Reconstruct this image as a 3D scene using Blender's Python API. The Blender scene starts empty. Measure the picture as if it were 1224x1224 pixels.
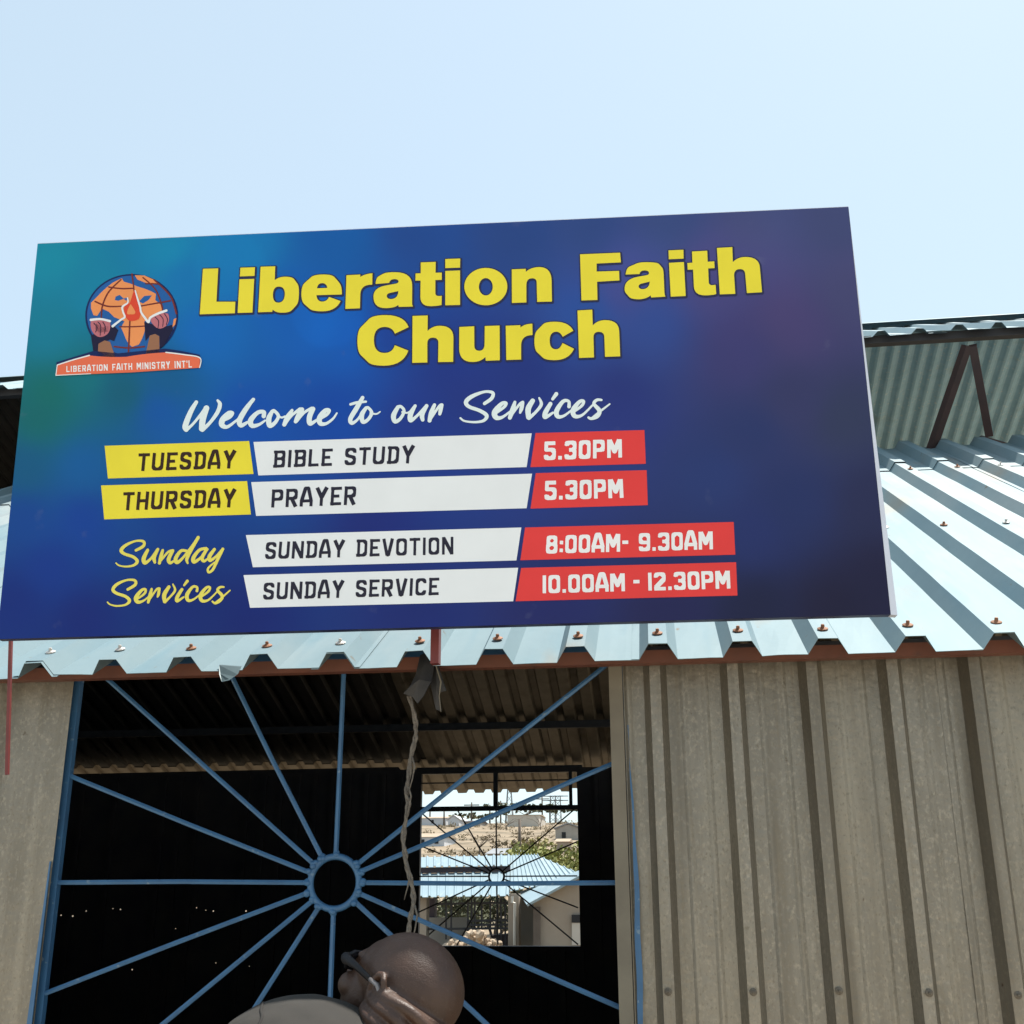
import bpy, bmesh, math, random
import numpy as np
from mathutils import Vector, Matrix, noise
from mathutils.geometry import delaunay_2d_cdt
random.seed(7)
S = bpy.context.scene
COL = S.collection
R = math.radians

# ------------------------------------------------------------------ camera
F, PITCH, YAW, ROLL = 1350.0, R(18.2), R(7.3), R(0.25)
CAM = Vector((0, 0, 1.75))
fw = Vector((-math.sin(YAW)*math.cos(PITCH), math.cos(YAW)*math.cos(PITCH), math.sin(PITCH)))
rt0 = Vector((math.cos(YAW), math.sin(YAW), 0)); up0 = rt0.cross(fw)
rt = rt0*math.cos(ROLL) - up0*math.sin(ROLL); up = rt0*math.sin(ROLL) + up0*math.cos(ROLL)
cd = bpy.data.cameras.new('camera'); cam = bpy.data.objects.new('camera', cd); COL.objects.link(cam)
cam.matrix_world = Matrix(((rt.x, up.x, -fw.x, CAM.x), (rt.y, up.y, -fw.y, CAM.y), (rt.z, up.z, -fw.z, CAM.z), (0, 0, 0, 1)))
cd.sensor_fit = 'HORIZONTAL'; cd.sensor_width = 36; cd.lens = 36*F/1224; cd.clip_start = 0.05; cd.clip_end = 6000
S.camera = cam

# ------------------------------------------------------------------ sky and sun
SUN = Vector((0.30, 0.30, 1.0)).normalized()
EL = math.asin(SUN.z); AZ = math.atan2(SUN.x, SUN.y)
w = bpy.data.worlds.new('World'); S.world = w; w.use_nodes = True
nt = w.node_tree; bg = nt.nodes['Background']
sk = nt.nodes.new('ShaderNodeTexSky'); sk.sky_type = 'NISHITA'; sk.sun_disc = False
sk.sun_elevation = EL; sk.sun_rotation = AZ; sk.altitude = 900; sk.air_density = 1.0; sk.dust_density = 2.0; sk.ozone_density = 1.0
veil = nt.nodes.new('ShaderNodeMixRGB'); veil.inputs[0].default_value = .68; veil.inputs[2].default_value = (2.35, 2.85, 2.95, 1)   # bright thin haze over the whole sky
nt.links.new(sk.outputs[0], veil.inputs[1]); nt.links.new(veil.outputs[0], bg.inputs[0]); bg.inputs[1].default_value = 0.12
sl = bpy.data.lights.new('sun', 'SUN'); sl.energy = 3.2; sl.angle = R(0.53); sl.color = (1, 0.95, 0.87)
so = bpy.data.objects.new('sun', sl); COL.objects.link(so); so.rotation_euler = (-SUN).to_track_quat('-Z', 'Y').to_euler()
S.view_settings.view_transform = 'Standard'; S.view_settings.look = 'None'; S.view_settings.gamma = 1.0
S.view_settings.exposure = 1.32
S.cycles.max_bounces = 10; S.cycles.diffuse_bounces = 5

# ------------------------------------------------------------------ helpers
def ray(px, py): return fw + rt*((px-612)/F) + up*((612-py)/F)
def onY(px, py, Y):
    r = ray(px, py); return CAM + r*(Y/r.y)
def lin(c):
    return tuple(((v/255)/12.92 if v/255 <= .04045 else ((v/255+.055)/1.055)**2.4) for v in c)

def empty(name, loc=(0, 0, 0), label=None, cat=None, group=None):
    o = bpy.data.objects.new(name, None); COL.objects.link(o); o.location = loc; o.empty_display_size = .1
    tag(o, label, cat, group); return o
def tag(o, label=None, cat=None, group=None, kind=None):
    if label: o['label'] = label
    if cat: o['category'] = cat
    if group: o['group'] = group
    if kind: o['kind'] = kind
    return o
def link(name, me, mat=None, parent=None, smooth=False):
    o = bpy.data.objects.new(name, me); COL.objects.link(o)
    if mat is not None: me.materials.append(mat)
    if smooth:
        for p in me.polygons: p.use_smooth = True
    if parent is not None:
        o.parent = parent
        q = parent; off = Vector((0, 0, 0))
        while q is not None: off += Vector(q.location); q = q.parent
        me.transform(Matrix.Translation(-off))
    return o
def meshobj(name, vs, fs, mat=None, parent=None, smooth=False):
    me = bpy.data.meshes.new(name); me.from_pydata([tuple(v) for v in vs], [], fs); me.update()
    return link(name, me, mat, parent, smooth)

class MB:
    def __init__(s): s.v = []; s.f = []
    def add(s, vs, fs):
        n = len(s.v); s.v += [Vector(v) for v in vs]; s.f += [tuple(i+n for i in f) for f in fs]
    def box(s, a, b):
        (x0, y0, z0), (x1, y1, z1) = a, b
        s.add([(x0,y0,z0),(x1,y0,z0),(x1,y1,z0),(x0,y1,z0),(x0,y0,z1),(x1,y0,z1),(x1,y1,z1),(x0,y1,z1)],
              [(0,3,2,1),(4,5,6,7),(0,1,5,4),(1,2,6,5),(2,3,7,6),(3,0,4,7)])
    def bar(s, a, b, w, h=None, n=4, rot=math.pi/4, r1=None):
        a, b = Vector(a), Vector(b); d = (b-a).normalized(); h = h or w
        u = d.cross(Vector((0, 0, 1)))
        if u.length < .05: u = d.cross(Vector((0, 1, 0)))
        u.normalize(); v = u.cross(d).normalized()
        k = 1/math.cos(math.pi/4) if n == 4 else 1
        vs = []
        for (p, sc) in ((a, 1), (b, 1 if r1 is None else r1)):
            for i in range(n):
                t = rot + 2*math.pi*i/n
                vs.append(p + (u*math.cos(t)*w/2 + v*math.sin(t)*h/2)*k*sc)
        fs = [(i, (i+1) % n, n+(i+1) % n, n+i) for i in range(n)] + [tuple(range(n-1, -1, -1)), tuple(range(n, 2*n))]
        s.add(vs, fs)
    def tube(s, pts, rad, n=8):
        pts = [Vector(p) for p in pts]; ring = []
        m = len(pts); rads = rad if hasattr(rad, '__len__') else [rad]*m
        ref = Vector((.3, .5, .8)).normalized(); vs = []; fs = []
        for i, p in enumerate(pts):
            d = (pts[min(i+1, m-1)] - pts[max(i-1, 0)]).normalized()
            u = d.cross(ref); u = u.normalized() if u.length > .01 else d.orthogonal().normalized()
            v = d.cross(u)
            for k in range(n):
                t = 2*math.pi*k/n; vs.append(p + (u*math.cos(t) + v*math.sin(t))*rads[i])
        for i in range(m-1):
            for k in range(n):
                fs.append((i*n+k, i*n+(k+1) % n, (i+1)*n+(k+1) % n, (i+1)*n+k))
        fs += [tuple(range(n-1, -1, -1)), tuple(range((m-1)*n, m*n))]
        s.add(vs, fs)
    def ell(s, c, rad, axes=None, nu=20, nv=12):
        c = Vector(c); ax = axes or (Vector((1,0,0)), Vector((0,1,0)), Vector((0,0,1)))
        vs = [c + ax[2]*rad[2]]; fs = []
        for j in range(1, nv):
            t = math.pi*j/nv
            for i in range(nu):
                p = 2*math.pi*i/nu
                vs.append(c + ax[0]*(rad[0]*math.sin(t)*math.cos(p)) + ax[1]*(rad[1]*math.sin(t)*math.sin(p)) + ax[2]*(rad[2]*math.cos(t)))
        vs.append(c - ax[2]*rad[2]); L = len(vs)-1
        for i in range(nu):
            fs.append((0, 1+i, 1+(i+1) % nu)); fs.append((L, 1+(nv-2)*nu+(i+1) % nu, 1+(nv-2)*nu+i))
            for j in range(nv-2):
                a = 1+j*nu; b = a+nu
                fs.append((a+i, b+i, b+(i+1) % nu, a+(i+1) % nu))
        s.add(vs, fs)
    def cap(s, a, b, r0, r1, n=16, k=5):      # tapered capsule
        a, b = Vector(a), Vector(b); d = (b-a).normalized(); pts = []; rr = []
        for i in range(k+1):
            t = math.pi/2*(1-i/k); pts.append(a - d*r0*math.sin(t)); rr.append(max(r0*math.cos(t), r0*.05))
        for i in range(k+1):
            t = math.pi/2*(i/k); pts.append(b + d*r1*math.sin(t)); rr.append(max(r1*math.cos(t), r1*.05))
        s.tube(pts, rr, n)
    def build(s, name, mat=None, parent=None, smooth=False):
        return meshobj(name, s.v, s.f, mat, parent, smooth)

# ------------------------------------------------------------------ materials
def mat(name, base, rough=.6, metal=0.0, var=None, scale=8, detail=6, bump=0.0, bscale=40, spec=.5, stretch=None, mix=(.35, .7), extra=None):
    m = bpy.data.materials.new(name); m.use_nodes = True; t = m.node_tree; b = t.nodes['Principled BSDF']
    b.inputs['Roughness'].default_value = rough; b.inputs['Metallic'].default_value = metal
    b.inputs['Specular IOR Level'].default_value = spec
    tc = t.nodes.new('ShaderNodeTexCoord'); src = tc.outputs['Object']
    if stretch:
        mp = t.nodes.new('ShaderNodeMapping'); mp.inputs['Scale'].default_value = stretch; t.links.new(src, mp.inputs['Vector']); src = mp.outputs[0]
    col = None
    if var:
        nz = t.nodes.new('ShaderNodeTexNoise'); nz.inputs['Scale'].default_value = scale; nz.inputs['Detail'].default_value = detail
        t.links.new(src, nz.inputs['Vector'])
        cr = t.nodes.new('ShaderNodeValToRGB'); cr.color_ramp.elements[0].position = mix[0]; cr.color_ramp.elements[1].position = mix[1]
        cr.color_ramp.elements[0].color = (*base, 1); cr.color_ramp.elements[1].color = (*var, 1)
        t.links.new(nz.outputs['Fac'], cr.inputs[0]); col = cr.outputs[0]
    else: b.inputs['Base Color'].default_value = (*base, 1)
    for (c2, sc2, lo, hi, st2) in (extra or []):      # further layers of marks: colour, scale, thresholds, stretch
        n2 = t.nodes.new('ShaderNodeTexNoise'); n2.inputs['Scale'].default_value = sc2; n2.inputs['Detail'].default_value = 5
        mp2 = t.nodes.new('ShaderNodeMapping'); mp2.inputs['Scale'].default_value = st2 or (1, 1, 1); mp2.inputs['Location'].default_value = (sc2, lo*9, hi*7)
        t.links.new(tc.outputs['Object'], mp2.inputs['Vector']); t.links.new(mp2.outputs[0], n2.inputs['Vector'])
        mr = t.nodes.new('ShaderNodeMapRange'); mr.inputs['From Min'].default_value = lo; mr.inputs['From Max'].default_value = hi
        t.links.new(n2.outputs['Fac'], mr.inputs[0])
        mx = t.nodes.new('ShaderNodeMixRGB'); t.links.new(mr.outputs[0], mx.inputs[0])
        if col is not None: t.links.new(col, mx.inputs[1])
        else: mx.inputs[1].default_value = (*base, 1)
        mx.inputs[2].default_value = (*c2, 1); col = mx.outputs[0]
    if col is not None: t.links.new(col, b.inputs['Base Color'])
    if bump:
        n3 = t.nodes.new('ShaderNodeTexNoise'); n3.inputs['Scale'].default_value = bscale; n3.inputs['Detail'].default_value = 4
        t.links.new(tc.outputs['Object'], n3.inputs['Vector'])
        bp = t.nodes.new('ShaderNodeBump'); bp.inputs['Strength'].default_value = bump; bp.inputs['Distance'].default_value = .01
        t.links.new(n3.outputs['Fac'], bp.inputs['Height']); t.links.new(bp.outputs[0], b.inputs['Normal'])
    return m

M = {}
M['wall'] = mat('weathered_galvanised_sheet', (.262,.237,.195), .46, .7, (.210,.190,.155), 16, 10, .12, 70, stretch=(1.6,1,.5), mix=(.3,.72),
                extra=[((.34,.305,.245), 150, .52, .74, (1,1,.7)), ((.130,.112,.085), 6, .50, .78, (3.5,1,.12)), ((.20,.17,.125), 30, .58, .80, (2.6,1,.10)), ((.31,.275,.215), 4.5, .46, .70, (3.0,1,.25)), ((.19,.165,.125), 210, .56, .74, (1,1,.6)), ((.10,.07,.045), 26, .735, .77, None)])
M['roof'] = mat('pale_zinc_roof_sheet', (.205,.285,.312), .62, .1, (.165,.245,.278), 5, 6, .06, 25, spec=.2, stretch=(1,.3,.3),
                extra=[((.24,.21,.165), 3.2, .60, .78, (1.3,.5,.5)), ((.155,.25,.295), 7, .54, .74, (2,.25,.25)), ((.285,.325,.33), 2.0, .52, .70, (1,.4,.4)), ((.17,.14,.10), 42, .70, .78, (1,.5,.5))])
M['roof_under'] = mat('brown_roof_underside', (.205,.175,.132), .6, .2, (.155,.128,.095), 9, 6, extra=[((.12,.09,.06), 6, .58, .75, None)])
M['roof_shade'] = mat('shade_dark_roof_sheet', (.028,.027,.026), .7, .1, (.045,.042,.04), 6, 5)  # near-black: shade under the rear roof put into the colour
M['corr'] = mat('blue_grey_corrugated_iron', (.29,.50,.63), .45, .0, (.25,.45,.57), 20, 7, extra=[((.42,.55,.60), 60, .58, .70, None), ((.26,.35,.36), 5, .60, .8, None)])
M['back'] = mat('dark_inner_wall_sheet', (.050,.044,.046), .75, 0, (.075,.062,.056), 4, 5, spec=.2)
M['redprimer'] = mat('red_oxide_steel', (.155,.052,.029), .6, 0, (.11,.04,.025), 14, 6, extra=[((.08,.04,.03), 22, .62, .75, None)])
M['redpost'] = mat('red_painted_post', (.17,.03,.026), .5, 0, (.12,.022,.02), 18, 5)
M['strut'] = mat('dark_maroon_strut', (.055,.030,.028), .6, 0, (.04,.025,.024), 18, 5)
M['darksteel'] = mat('dark_steel_bar', (.02,.02,.024), .6, 0, (.03,.028,.03), 20, 3)
M['blue'] = mat('blue_painted_steel', (.045,.140,.275), .45, 0, (.038,.11,.22), 22, 5, extra=[((.16,.24,.31), 60, .64, .72, None)])
M['jamb'] = mat('tan_door_jamb', (.195,.172,.128), .65, .1, (.15,.13,.097), 12, 6, extra=[((.18,.14,.10), 25, .62, .75, (1,1,.3))])
M['screw_rust'] = mat('rusty_screw', (.30,.14,.07), .7, .2, (.20,.09,.05), 300, 3)
M['screw_zinc'] = mat('zinc_screw', (.68,.66,.62), .4, .4, (.4,.36,.32), 300, 3)
M['dull_screw'] = mat('dull_wall_screw', (.15,.13,.10), .6, .3, (.10,.08,.06), 300, 3)
M['rubber'] = mat('dark_washer', (.05,.035,.03), .8)
M['white'] = mat('white_painted_edge', (.62,.66,.76), .45, 0, (.56,.60,.70), 20, 4)
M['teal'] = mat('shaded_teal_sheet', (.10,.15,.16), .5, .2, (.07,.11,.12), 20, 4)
M['signback'] = mat('sign_back_sheet', (.35,.36,.38), .5, .4, (.30,.31,.33), 10, 4)
M['rope'] = mat('frayed_grey_twine', (.19,.165,.135), .9, 0, (.11,.095,.08), 90, 4, .5, 200)
M['scrap'] = mat('dirty_torn_sheet', (.013,.013,.015), .6, 0, (.035,.034,.034), 22, 6)
M['skin'] = mat('dark_brown_skin', (.068,.035,.022), .50, 0, (.047,.024,.015), 26, 6, .16, 420, spec=.45, extra=[((.10,.062,.046), 240, .60, .80, None)])
M['shirt'] = mat('grey_brown_cotton', (.029,.0255,.021), .9, 0, (.023,.0205,.017), 30, 5, .12, 700)
M['trouser'] = mat('dark_cotton_trousers', (.03,.032,.04), .9, 0, (.045,.045,.05), 30, 4)
M['shoe'] = mat('black_leather', (.02,.018,.016), .4)
M['glass_frame'] = mat('black_spectacle_frame', (.008,.008,.010), .55, spec=.3)
M['lens'] = mat('dark_lens', (.012,.012,.016), .08, 0, spec=.8)
M['temple'] = mat('silver_grey_temple', (.22,.20,.195), .4, .3)
M['seam'] = mat('shirt_seam', (.014,.012,.010), .9)

# ------------------------------------------------------------------ terrain
def hill(x, y):
    k = [(-1e5, 0), (36, 0), (46, .9), (60, 2.9), (85, 4.25), (100, 5.3), (120, 6.75), (140, 8.3), (165, 9.9), (185, 10.7), (260, 10.4), (2000, 9.0), (9000, 8.0)]
    z = 0
    for (a, za), (b, zb) in zip(k, k[1:]):
        if a <= y <= b: z = za + (zb-za)*(y-a)/(b-a)
    if y > 40:
        a = min(1, (y-40)/25)
        z += a*(noise.noise(Vector((x*.045, y*.045, 3)))*.30 + noise.noise(Vector((x*.16, y*.16, 8)))*.12)
    return z
ys = [-3000, -800, -300, -120, -60, -30, -15, -8, -4, 0, 4, 8, 14, 20, 28, 34] + [36+i*1.6 for i in range(100)] + [200, 230, 280, 380, 600, 1200, 3000, 5500]
xs = [-4000, -1500, -600, -250, -140] + [-90+2.0*i for i in range(66)] + [60, 120, 250, 600, 1500, 4000]
vs = [(x, y, hill(x, y)) for y in ys for x in xs]; nx = len(xs)
fs = [(j*nx+i, j*nx+i+1, (j+1)*nx+i+1, (j+1)*nx+i) for j in range(len(ys)-1) for i in range(nx-1)]
M['ground'] = mat('dry_sandy_ground', (.29,.225,.15), .95, 0, (.22,.165,.105), .35, 8, .3, 3, extra=[((.14,.11,.068), .22, .46, .60, (1,1.6,1)), ((.15,.115,.07), .9, .56, .68, None), ((.35,.275,.185), .6, .62, .74, None)])
tag(meshobj('ground', vs, fs, M['ground'], None, True), kind='structure')
M['bounce_ground'] = mat('pale_bounce_ground', (.47,.41,.33), .95, 0, (.40,.345,.27), .5, 7, .2, 5)
tag(meshobj('bounce_ground', [(-22,-26,.004), (22,-26,.004), (22,2.40,.004), (-22,2.40,.004)], [(0,1,2,3)], M['bounce_ground']), kind='structure')  # unseen pale sheet added to bounce light onto sign, wall and man

# ------------------------------------------------------------------ profiled sheets
def ibr(x0, x1, c0, pitch, top, base, h, mini=0.0):
    """profile points (x, height) of trapezoid ribs centred at c0 + k*pitch"""
    pts = []; k = math.floor((x0-c0)/pitch)-1
    while c0+k*pitch < x1+pitch:
        c = c0+k*pitch
        pts += [(c-base/2, 0), (c-top/2, h), (c+top/2, h), (c+base/2, 0)]
        if mini:
            for q in (.36, .64):
                m_ = c + pitch*q
                pts += [(m_-.008, 0), (m_-.002, mini), (m_+.002, mini), (m_+.008, 0)]
        else: pts += [(c+pitch*.40, 0), (c+pitch*.5, 0), (c+pitch*.60, 0)]
        k += 1
    def at(x):
        for (a, ha), (b, hb) in zip(pts, pts[1:]):
            if a <= x <= b: return ha + (hb-ha)*(x-a)/max(b-a, 1e-9)
        return 0
    return [(x0, at(x0))] + [p for p in pts if x0+1e-4 < p[0] < x1-1e-4] + [(x1, at(x1))]
def sheet(name, prof, A, B, nseg, mater, parent, thick=.0009, wob=.0012, lift=0.0, seed=0, edge=0.0, up_sign=1):
    """profile swept from A=(y,z) to B=(y,z); heights go along the sheet's normal"""
    A, B = Vector((0, A[0], A[1])), Vector((0, B[0], B[1])); d = (B-A).normalized()
    n = Vector((1, 0, 0)).cross(d)*up_sign
    vs = []; m_ = len(prof)
    for s in (0, 1):
        for j in range(nseg+1):
            t = j/nseg; P = A.lerp(B, t)
            for (x, h) in prof:
                wv = noise.noise(Vector((x*5+seed, t*(B-A).length*2.2, seed*.7)))*wob + noise.noise(Vector((x*22+seed, t*(B-A).length*6, 5)))*wob*.5
                e = noise.noise(Vector((x*9, seed, 1)))*edge if j == 0 else 0
                p = P + n*(h+lift+wv - s*thick) + d*e + Vector((x, 0, 0)); vs.append(p)
    N = (nseg+1)*m_; fs = []
    for j in range(nseg):
        for i in range(m_-1):
            a = j*m_+i
            f = (a, a+1, a+m_+1, a+m_)
            fs.append(f if up_sign > 0 else f[::-1]); g = tuple(N+q for q in f)
            fs.append(g[::-1] if up_sign > 0 else g)
    for i in range(m_-1):
        fs.append((i, N+i, N+i+1, i+1)); a = nseg*m_+i; fs.append((a, a+1, N+a+1, N+a))
    for j in range(nseg):
        a = j*m_; fs.append((a, a+m_, N+a+m_, N+a)); a = j*m_+m_-1; fs.append((a, N+a, N+a+m_, a+m_))
    return meshobj(name, vs, fs, mater, parent)

# ------------------------------------------------------------------ the church building
CH = empty('church_building', (0, 2.5, 0), 'corrugated iron church hall with blue spoked window opening, below and behind the blue sign', 'building')
EY, EZ, TY, TZ = 2.30, 2.183, 5.10, 3.665            # front roof: eave and top edge
SL = (TZ-EZ)/(TY-EY)
XR = 3.0                                              # unseen gable end, left open to let light onto the rear roof
RP, RC = .1685, -1.343                                # roof rib pitch and a rib centre
def roofz(y): return EZ + SL*(y-EY)
rn = Vector((0, -SL, 1)).normalized()
def screw(px, py, parent, m_, n=rn, s=.88):
    b = MB(); P = Vector(px if not isinstance(px, float) else (px, py, 0))
    u = n.orthogonal().normalized(); v = n.cross(u)
    def ring(r, h, k=12): return [P + n*h + (u*math.cos(2*math.pi*i/k) + v*math.sin(2*math.pi*i/k))*r for i in range(k)]
    prev = None
    prof = [(.0125*s, .0), (.0125*s, .0022*s), (.006*s, .005*s), (.0042*s, .0055*s), (.0042*s, .0105*s), (.003*s, .012*s)]
    vs = []; fs = []
    for (r, h) in prof: vs += ring(r, h)
    for j in range(len(prof)-1):
        for i in range(12): fs.append((j*12+i, j*12+(i+1) % 12, (j+1)*12+(i+1) % 12, (j+1)*12+i))
    fs.append(tuple(range((len(prof)-1)*12, len(prof)*12)))
    b.add(vs, fs); return b.build('screw', m_, parent)

# lower course of front roof sheets, four ribs each, lapped over the neighbour
k0 = -36; nsh = 0
RIBH = .033
for s_ in range(17):
    a = RC + (k0 + s_*4)*RP - .055; b_ = a + 4*RP + .105
    if b_ < -7.2 or a > XR-.3: continue
    pr = ibr(a, b_, RC, RP, .038, .078, RIBH)
    dy = random.uniform(-.006, .006)
    A = (EY+dy, roofz(EY+dy)); B = (4.60, roofz(4.60))
    sh = sheet('roof_sheet', pr, A, B, 26, M['roof'], CH, lift=.0015*(s_ % 2), seed=s_*3.1, wob=.0018, edge=.006); nsh += 1
    for k in range(4):
        x = RC + (k0 + s_*4 + k)*RP
        if -2.0 < x < 1.6:
            for yy in (EY+.055+random.uniform(-.006, .006), 3.28, 4.30):
                if yy > 3 and x < .2: continue
                P = Vector((x+random.uniform(-.006, .006), yy, roofz(yy))) + rn*(RIBH+.003)
                screw(P, None, sh, M['screw_zinc'] if random.random() < .28 else M['screw_rust'])
# upper course
for s_ in range(17):
    a = RC + (k0 + s_*4)*RP - .055; b_ = a + 4*RP + .105
    if b_ < -7.2 or a > XR-.3: continue
    dy = random.uniform(-.02, .02)
    sheet('roof_sheet', ibr(a, b_, RC, RP, .040, .080, RIBH+.002), (4.47+dy, roofz(4.47+dy)), (TY, TZ), 5, M['roof'], CH, lift=.0035+.0015*(s_ % 2), seed=50+s_, wob=.002, edge=.012)
# cap roof above the vent gap, ridge, rear roof
CY, CZ, RY = 4.75, 4.075, 5.62
CZR = CZ + .525*(RY-CY)
for s_ in range(6):
    a = -7.2 + s_*1.70; b_ = a+1.75
    sheet('cap_sheet', ibr(a, b_, RC+.05, RP, .030, .075, .024), (CY+random.uniform(-.012, .012), CZ+.004*(s_ % 2)), (RY, CZR), 5, M['roof'], CH, lift=.002*(s_ % 2), seed=80+s_, wob=.006, edge=.02)
BEY, BEZ = 11.2, 2.635
RSL = (CZR-BEZ)/(BEY-RY)
def rearz(y): return CZR - RSL*(y-RY)
XS = -1.00                                            # where the rear sheets with painted-in shade end
MY = 7.9
def corrugated(x0, x1, pitch, h):
    n = int((x1-x0)/pitch*6); return [(x0+(x1-x0)*i/n, h/2*math.sin(2*math.pi*((x0+(x1-x0)*i/n)/pitch))) for i in range(n+1)]
for (a, b_, m_) in ((-7.2, -2.95, M['roof_shade']), (-3.0, XS, M['roof_shade']), (XS-.05, 1.30, M['corr']), (1.25, XR, M['corr'])):
    sheet('rear_roof_sheet', corrugated(a, b_, .076, .019), (RY-.02, CZR+.012), (MY, rearz(MY)+.012), 6, m_, CH, seed=110+a, wob=.004)
for (a, b_, m_) in ((-7.2, -2.10, M['roof_shade']), (-2.15, XS+.55, M['roof_under']), (XS+.5, 1.6, M['roof_under']), (1.55, XR, M['roof_under'])):
    sheet('rear_roof_sheet', ibr(a, b_, RC, .1685, .05, .085, .034), (MY-.25, rearz(MY-.25)-.045), (BEY+random.uniform(-.02, .02), BEZ-.045), 14, m_, CH, seed=130+a, wob=.003, edge=.01)
sheet('rear_roof_sheet', ibr(-7.2, -2.12, RC, .1685, .05, .085, .034), (10.5, rearz(10.5)-.052), (BEY, BEZ-.052), 4, M['roof_under'], CH, seed=151, wob=.003)  # lighter strip: daylight over the back wall put into the colour
for s_ in range(4):
    b = MB(); a = -7.2+s_*2.55; c_ = a+2.57
    for (y0, y1) in ((RY-.16, RY), (RY, RY+.16)):
        z0 = CZR+.055-(.525*.16 if y0 < RY else 0)+.003*(s_ % 2); z1 = CZR+.055-(RSL*.16 if y1 > RY else 0)+.003*(s_ % 2)
        b.add([(a,y0,z0),(c_,y0,z0),(c_,y1,z1),(a,y1,z1),(a,y0,z0-.001),(c_,y0,z0-.001),(c_,y1,z1-.001),(a,y1,z1-.001)], [(0,1,2,3),(7,6,5,4),(0,4,5,1),(2,6,7,3)])
    b.build('ridge_flashing', M['roof'], CH)
# purlins and struts
def beam(name, a, b, m_, w_=.045, h_=None):
    b2 = MB(); b2.bar(a, b, w_, h_); return b2.build(name, m_, CH)
beam('eave_purlin', (-7.1, 2.385, roofz(2.385)-.026), (XR-.1, 2.385, roofz(2.385)-.026), M['redprimer'], .030, .027)
for y in (3.3, 4.3, 5.02): beam('purlin', (-7.1, y, roofz(y)-.048), (XR-.1, y, roofz(y)-.048), M['strut'], .05)
beam('cap_purlin', (-7.1, CY+.05, CZ+.004), (XR-.1, CY+.05, CZ+.004), M['darksteel'], .04, .038)
for y in (7.0, 8.6, 9.75): beam('purlin', (-7.1, y, rearz(y)-.085), (XR-.1, y, rearz(y)-.085), M['darksteel'], .05, .06)
def strut(x_top, x_a, x_b):
    top = Vector((x_top, CY+.04, CZ-.05))
    beam('truss_strut', top+Vector((-.012, 0, 0)), (x_a, 5.06, TZ-.03), M['strut'], .034)
    beam('truss_strut', top+Vector((.012, .0, 0)), (x_b, 5.06, TZ+.03), M['strut'], .034)
    beam('truss_chord', (x_b-.02, 5.15, TZ+.045), (x_b+.75, 5.55, TZ-.06), M['strut'], .034)
pa, pb, pt = onY(1113, 540, 5.06), onY(1183, 524, 5.06), onY(1158, 405, CY+.04)
for dx in (0, -2.6, -4.1, -5.6): strut(pt.x+dx, pa.x+dx, pb.x+dx)
# front walls
WY = 2.45; WP, WC = .1635, -.004
def wallsheet(a, b_, z0, z1, seed, lift=0):
    return sheet('wall_sheet', ibr(a, b_, WC, WP, .0225, .050, .034, .0022), (WY, z0), (WY, z1), 14, M['wall'], CH, seed=seed, wob=.0026, lift=lift, up_sign=-1 if False else 1)
# (the swept normal for a vertical sheet points to -Y, towards the street)
wr = []
x = -.073; i = 0
while x < 2.6:
    wr.append(wallsheet(x, x+WP*4+.06, 0, 2.215, 200+i, .0015*(i % 2))); x += WP*4; i += 1
x = -1.336; i = 0
while x > -6.6:
    sheet('wall_sheet', ibr(x-WP*4-.06, x, -1.515, .25, .03, .07, .02), (WY, 0), (WY, 2.215), 14, M['wall'], CH, seed=230+i, wob=.0025, lift=.0015*(i % 2)); x -= WP*4; i += 1
for (a, b_, sd) in ((-1.35, -.70, 260), (-.74, -.075, 261)): wallsheet(a, b_, 0, 1.29, sd, .003 if sd == 261 else .0045)
for k in range(10):
    xx = WC + k*WP
    screw(Vector((xx+random.uniform(-.002, .002), WY-.0355, 1.549+random.uniform(-.004, .003))), None, wr[min(k//4, len(wr)-1)], M['dull_screw'], Vector((0, -1, 0)), .6)
b = MB(); b.box((-.103, WY-.012, 1.28), (-.0745, WY+.03, 2.205)); b.build('window_jamb', M['jamb'], CH)
# blue paint run along the sheet edge beside the jamb
b = MB(); n = 24
for k in range(n):
    z0 = 1.29 + .78*k/n; z1 = 1.29+.78*(k+1)/n
    f = lambda z: (-.0655+.0018*math.sin(z*11)+.0010*math.sin(z*41), -.0565+.0018*math.sin(z*8+1)+.0012*math.sin(z*37) - (.0075*max(0, (z-1.80)/.27)))
    (a0, c0), (a1, c1) = f(z0), f(z1)
    b.add([(a0, WY-.0055, z0), (c0, WY-.0055, z0), (c1, WY-.0055, z1), (a1, WY-.0055, z1)], [(0, 1, 2, 3)])
b.build('paint_stripe', M['blue'], CH)
# side walls
for sx in (-6.9, .45):
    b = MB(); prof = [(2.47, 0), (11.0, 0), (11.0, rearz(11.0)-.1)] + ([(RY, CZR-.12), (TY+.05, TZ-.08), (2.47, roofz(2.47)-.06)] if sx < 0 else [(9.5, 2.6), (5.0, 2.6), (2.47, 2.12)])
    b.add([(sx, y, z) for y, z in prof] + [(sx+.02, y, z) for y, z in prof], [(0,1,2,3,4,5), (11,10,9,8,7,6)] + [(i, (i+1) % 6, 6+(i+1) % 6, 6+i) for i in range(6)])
    b.build('side_wall' if sx < 0 else 'added_partition', M['back'], CH)  # added partition, keeps light from the open end out of the windowed room
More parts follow.
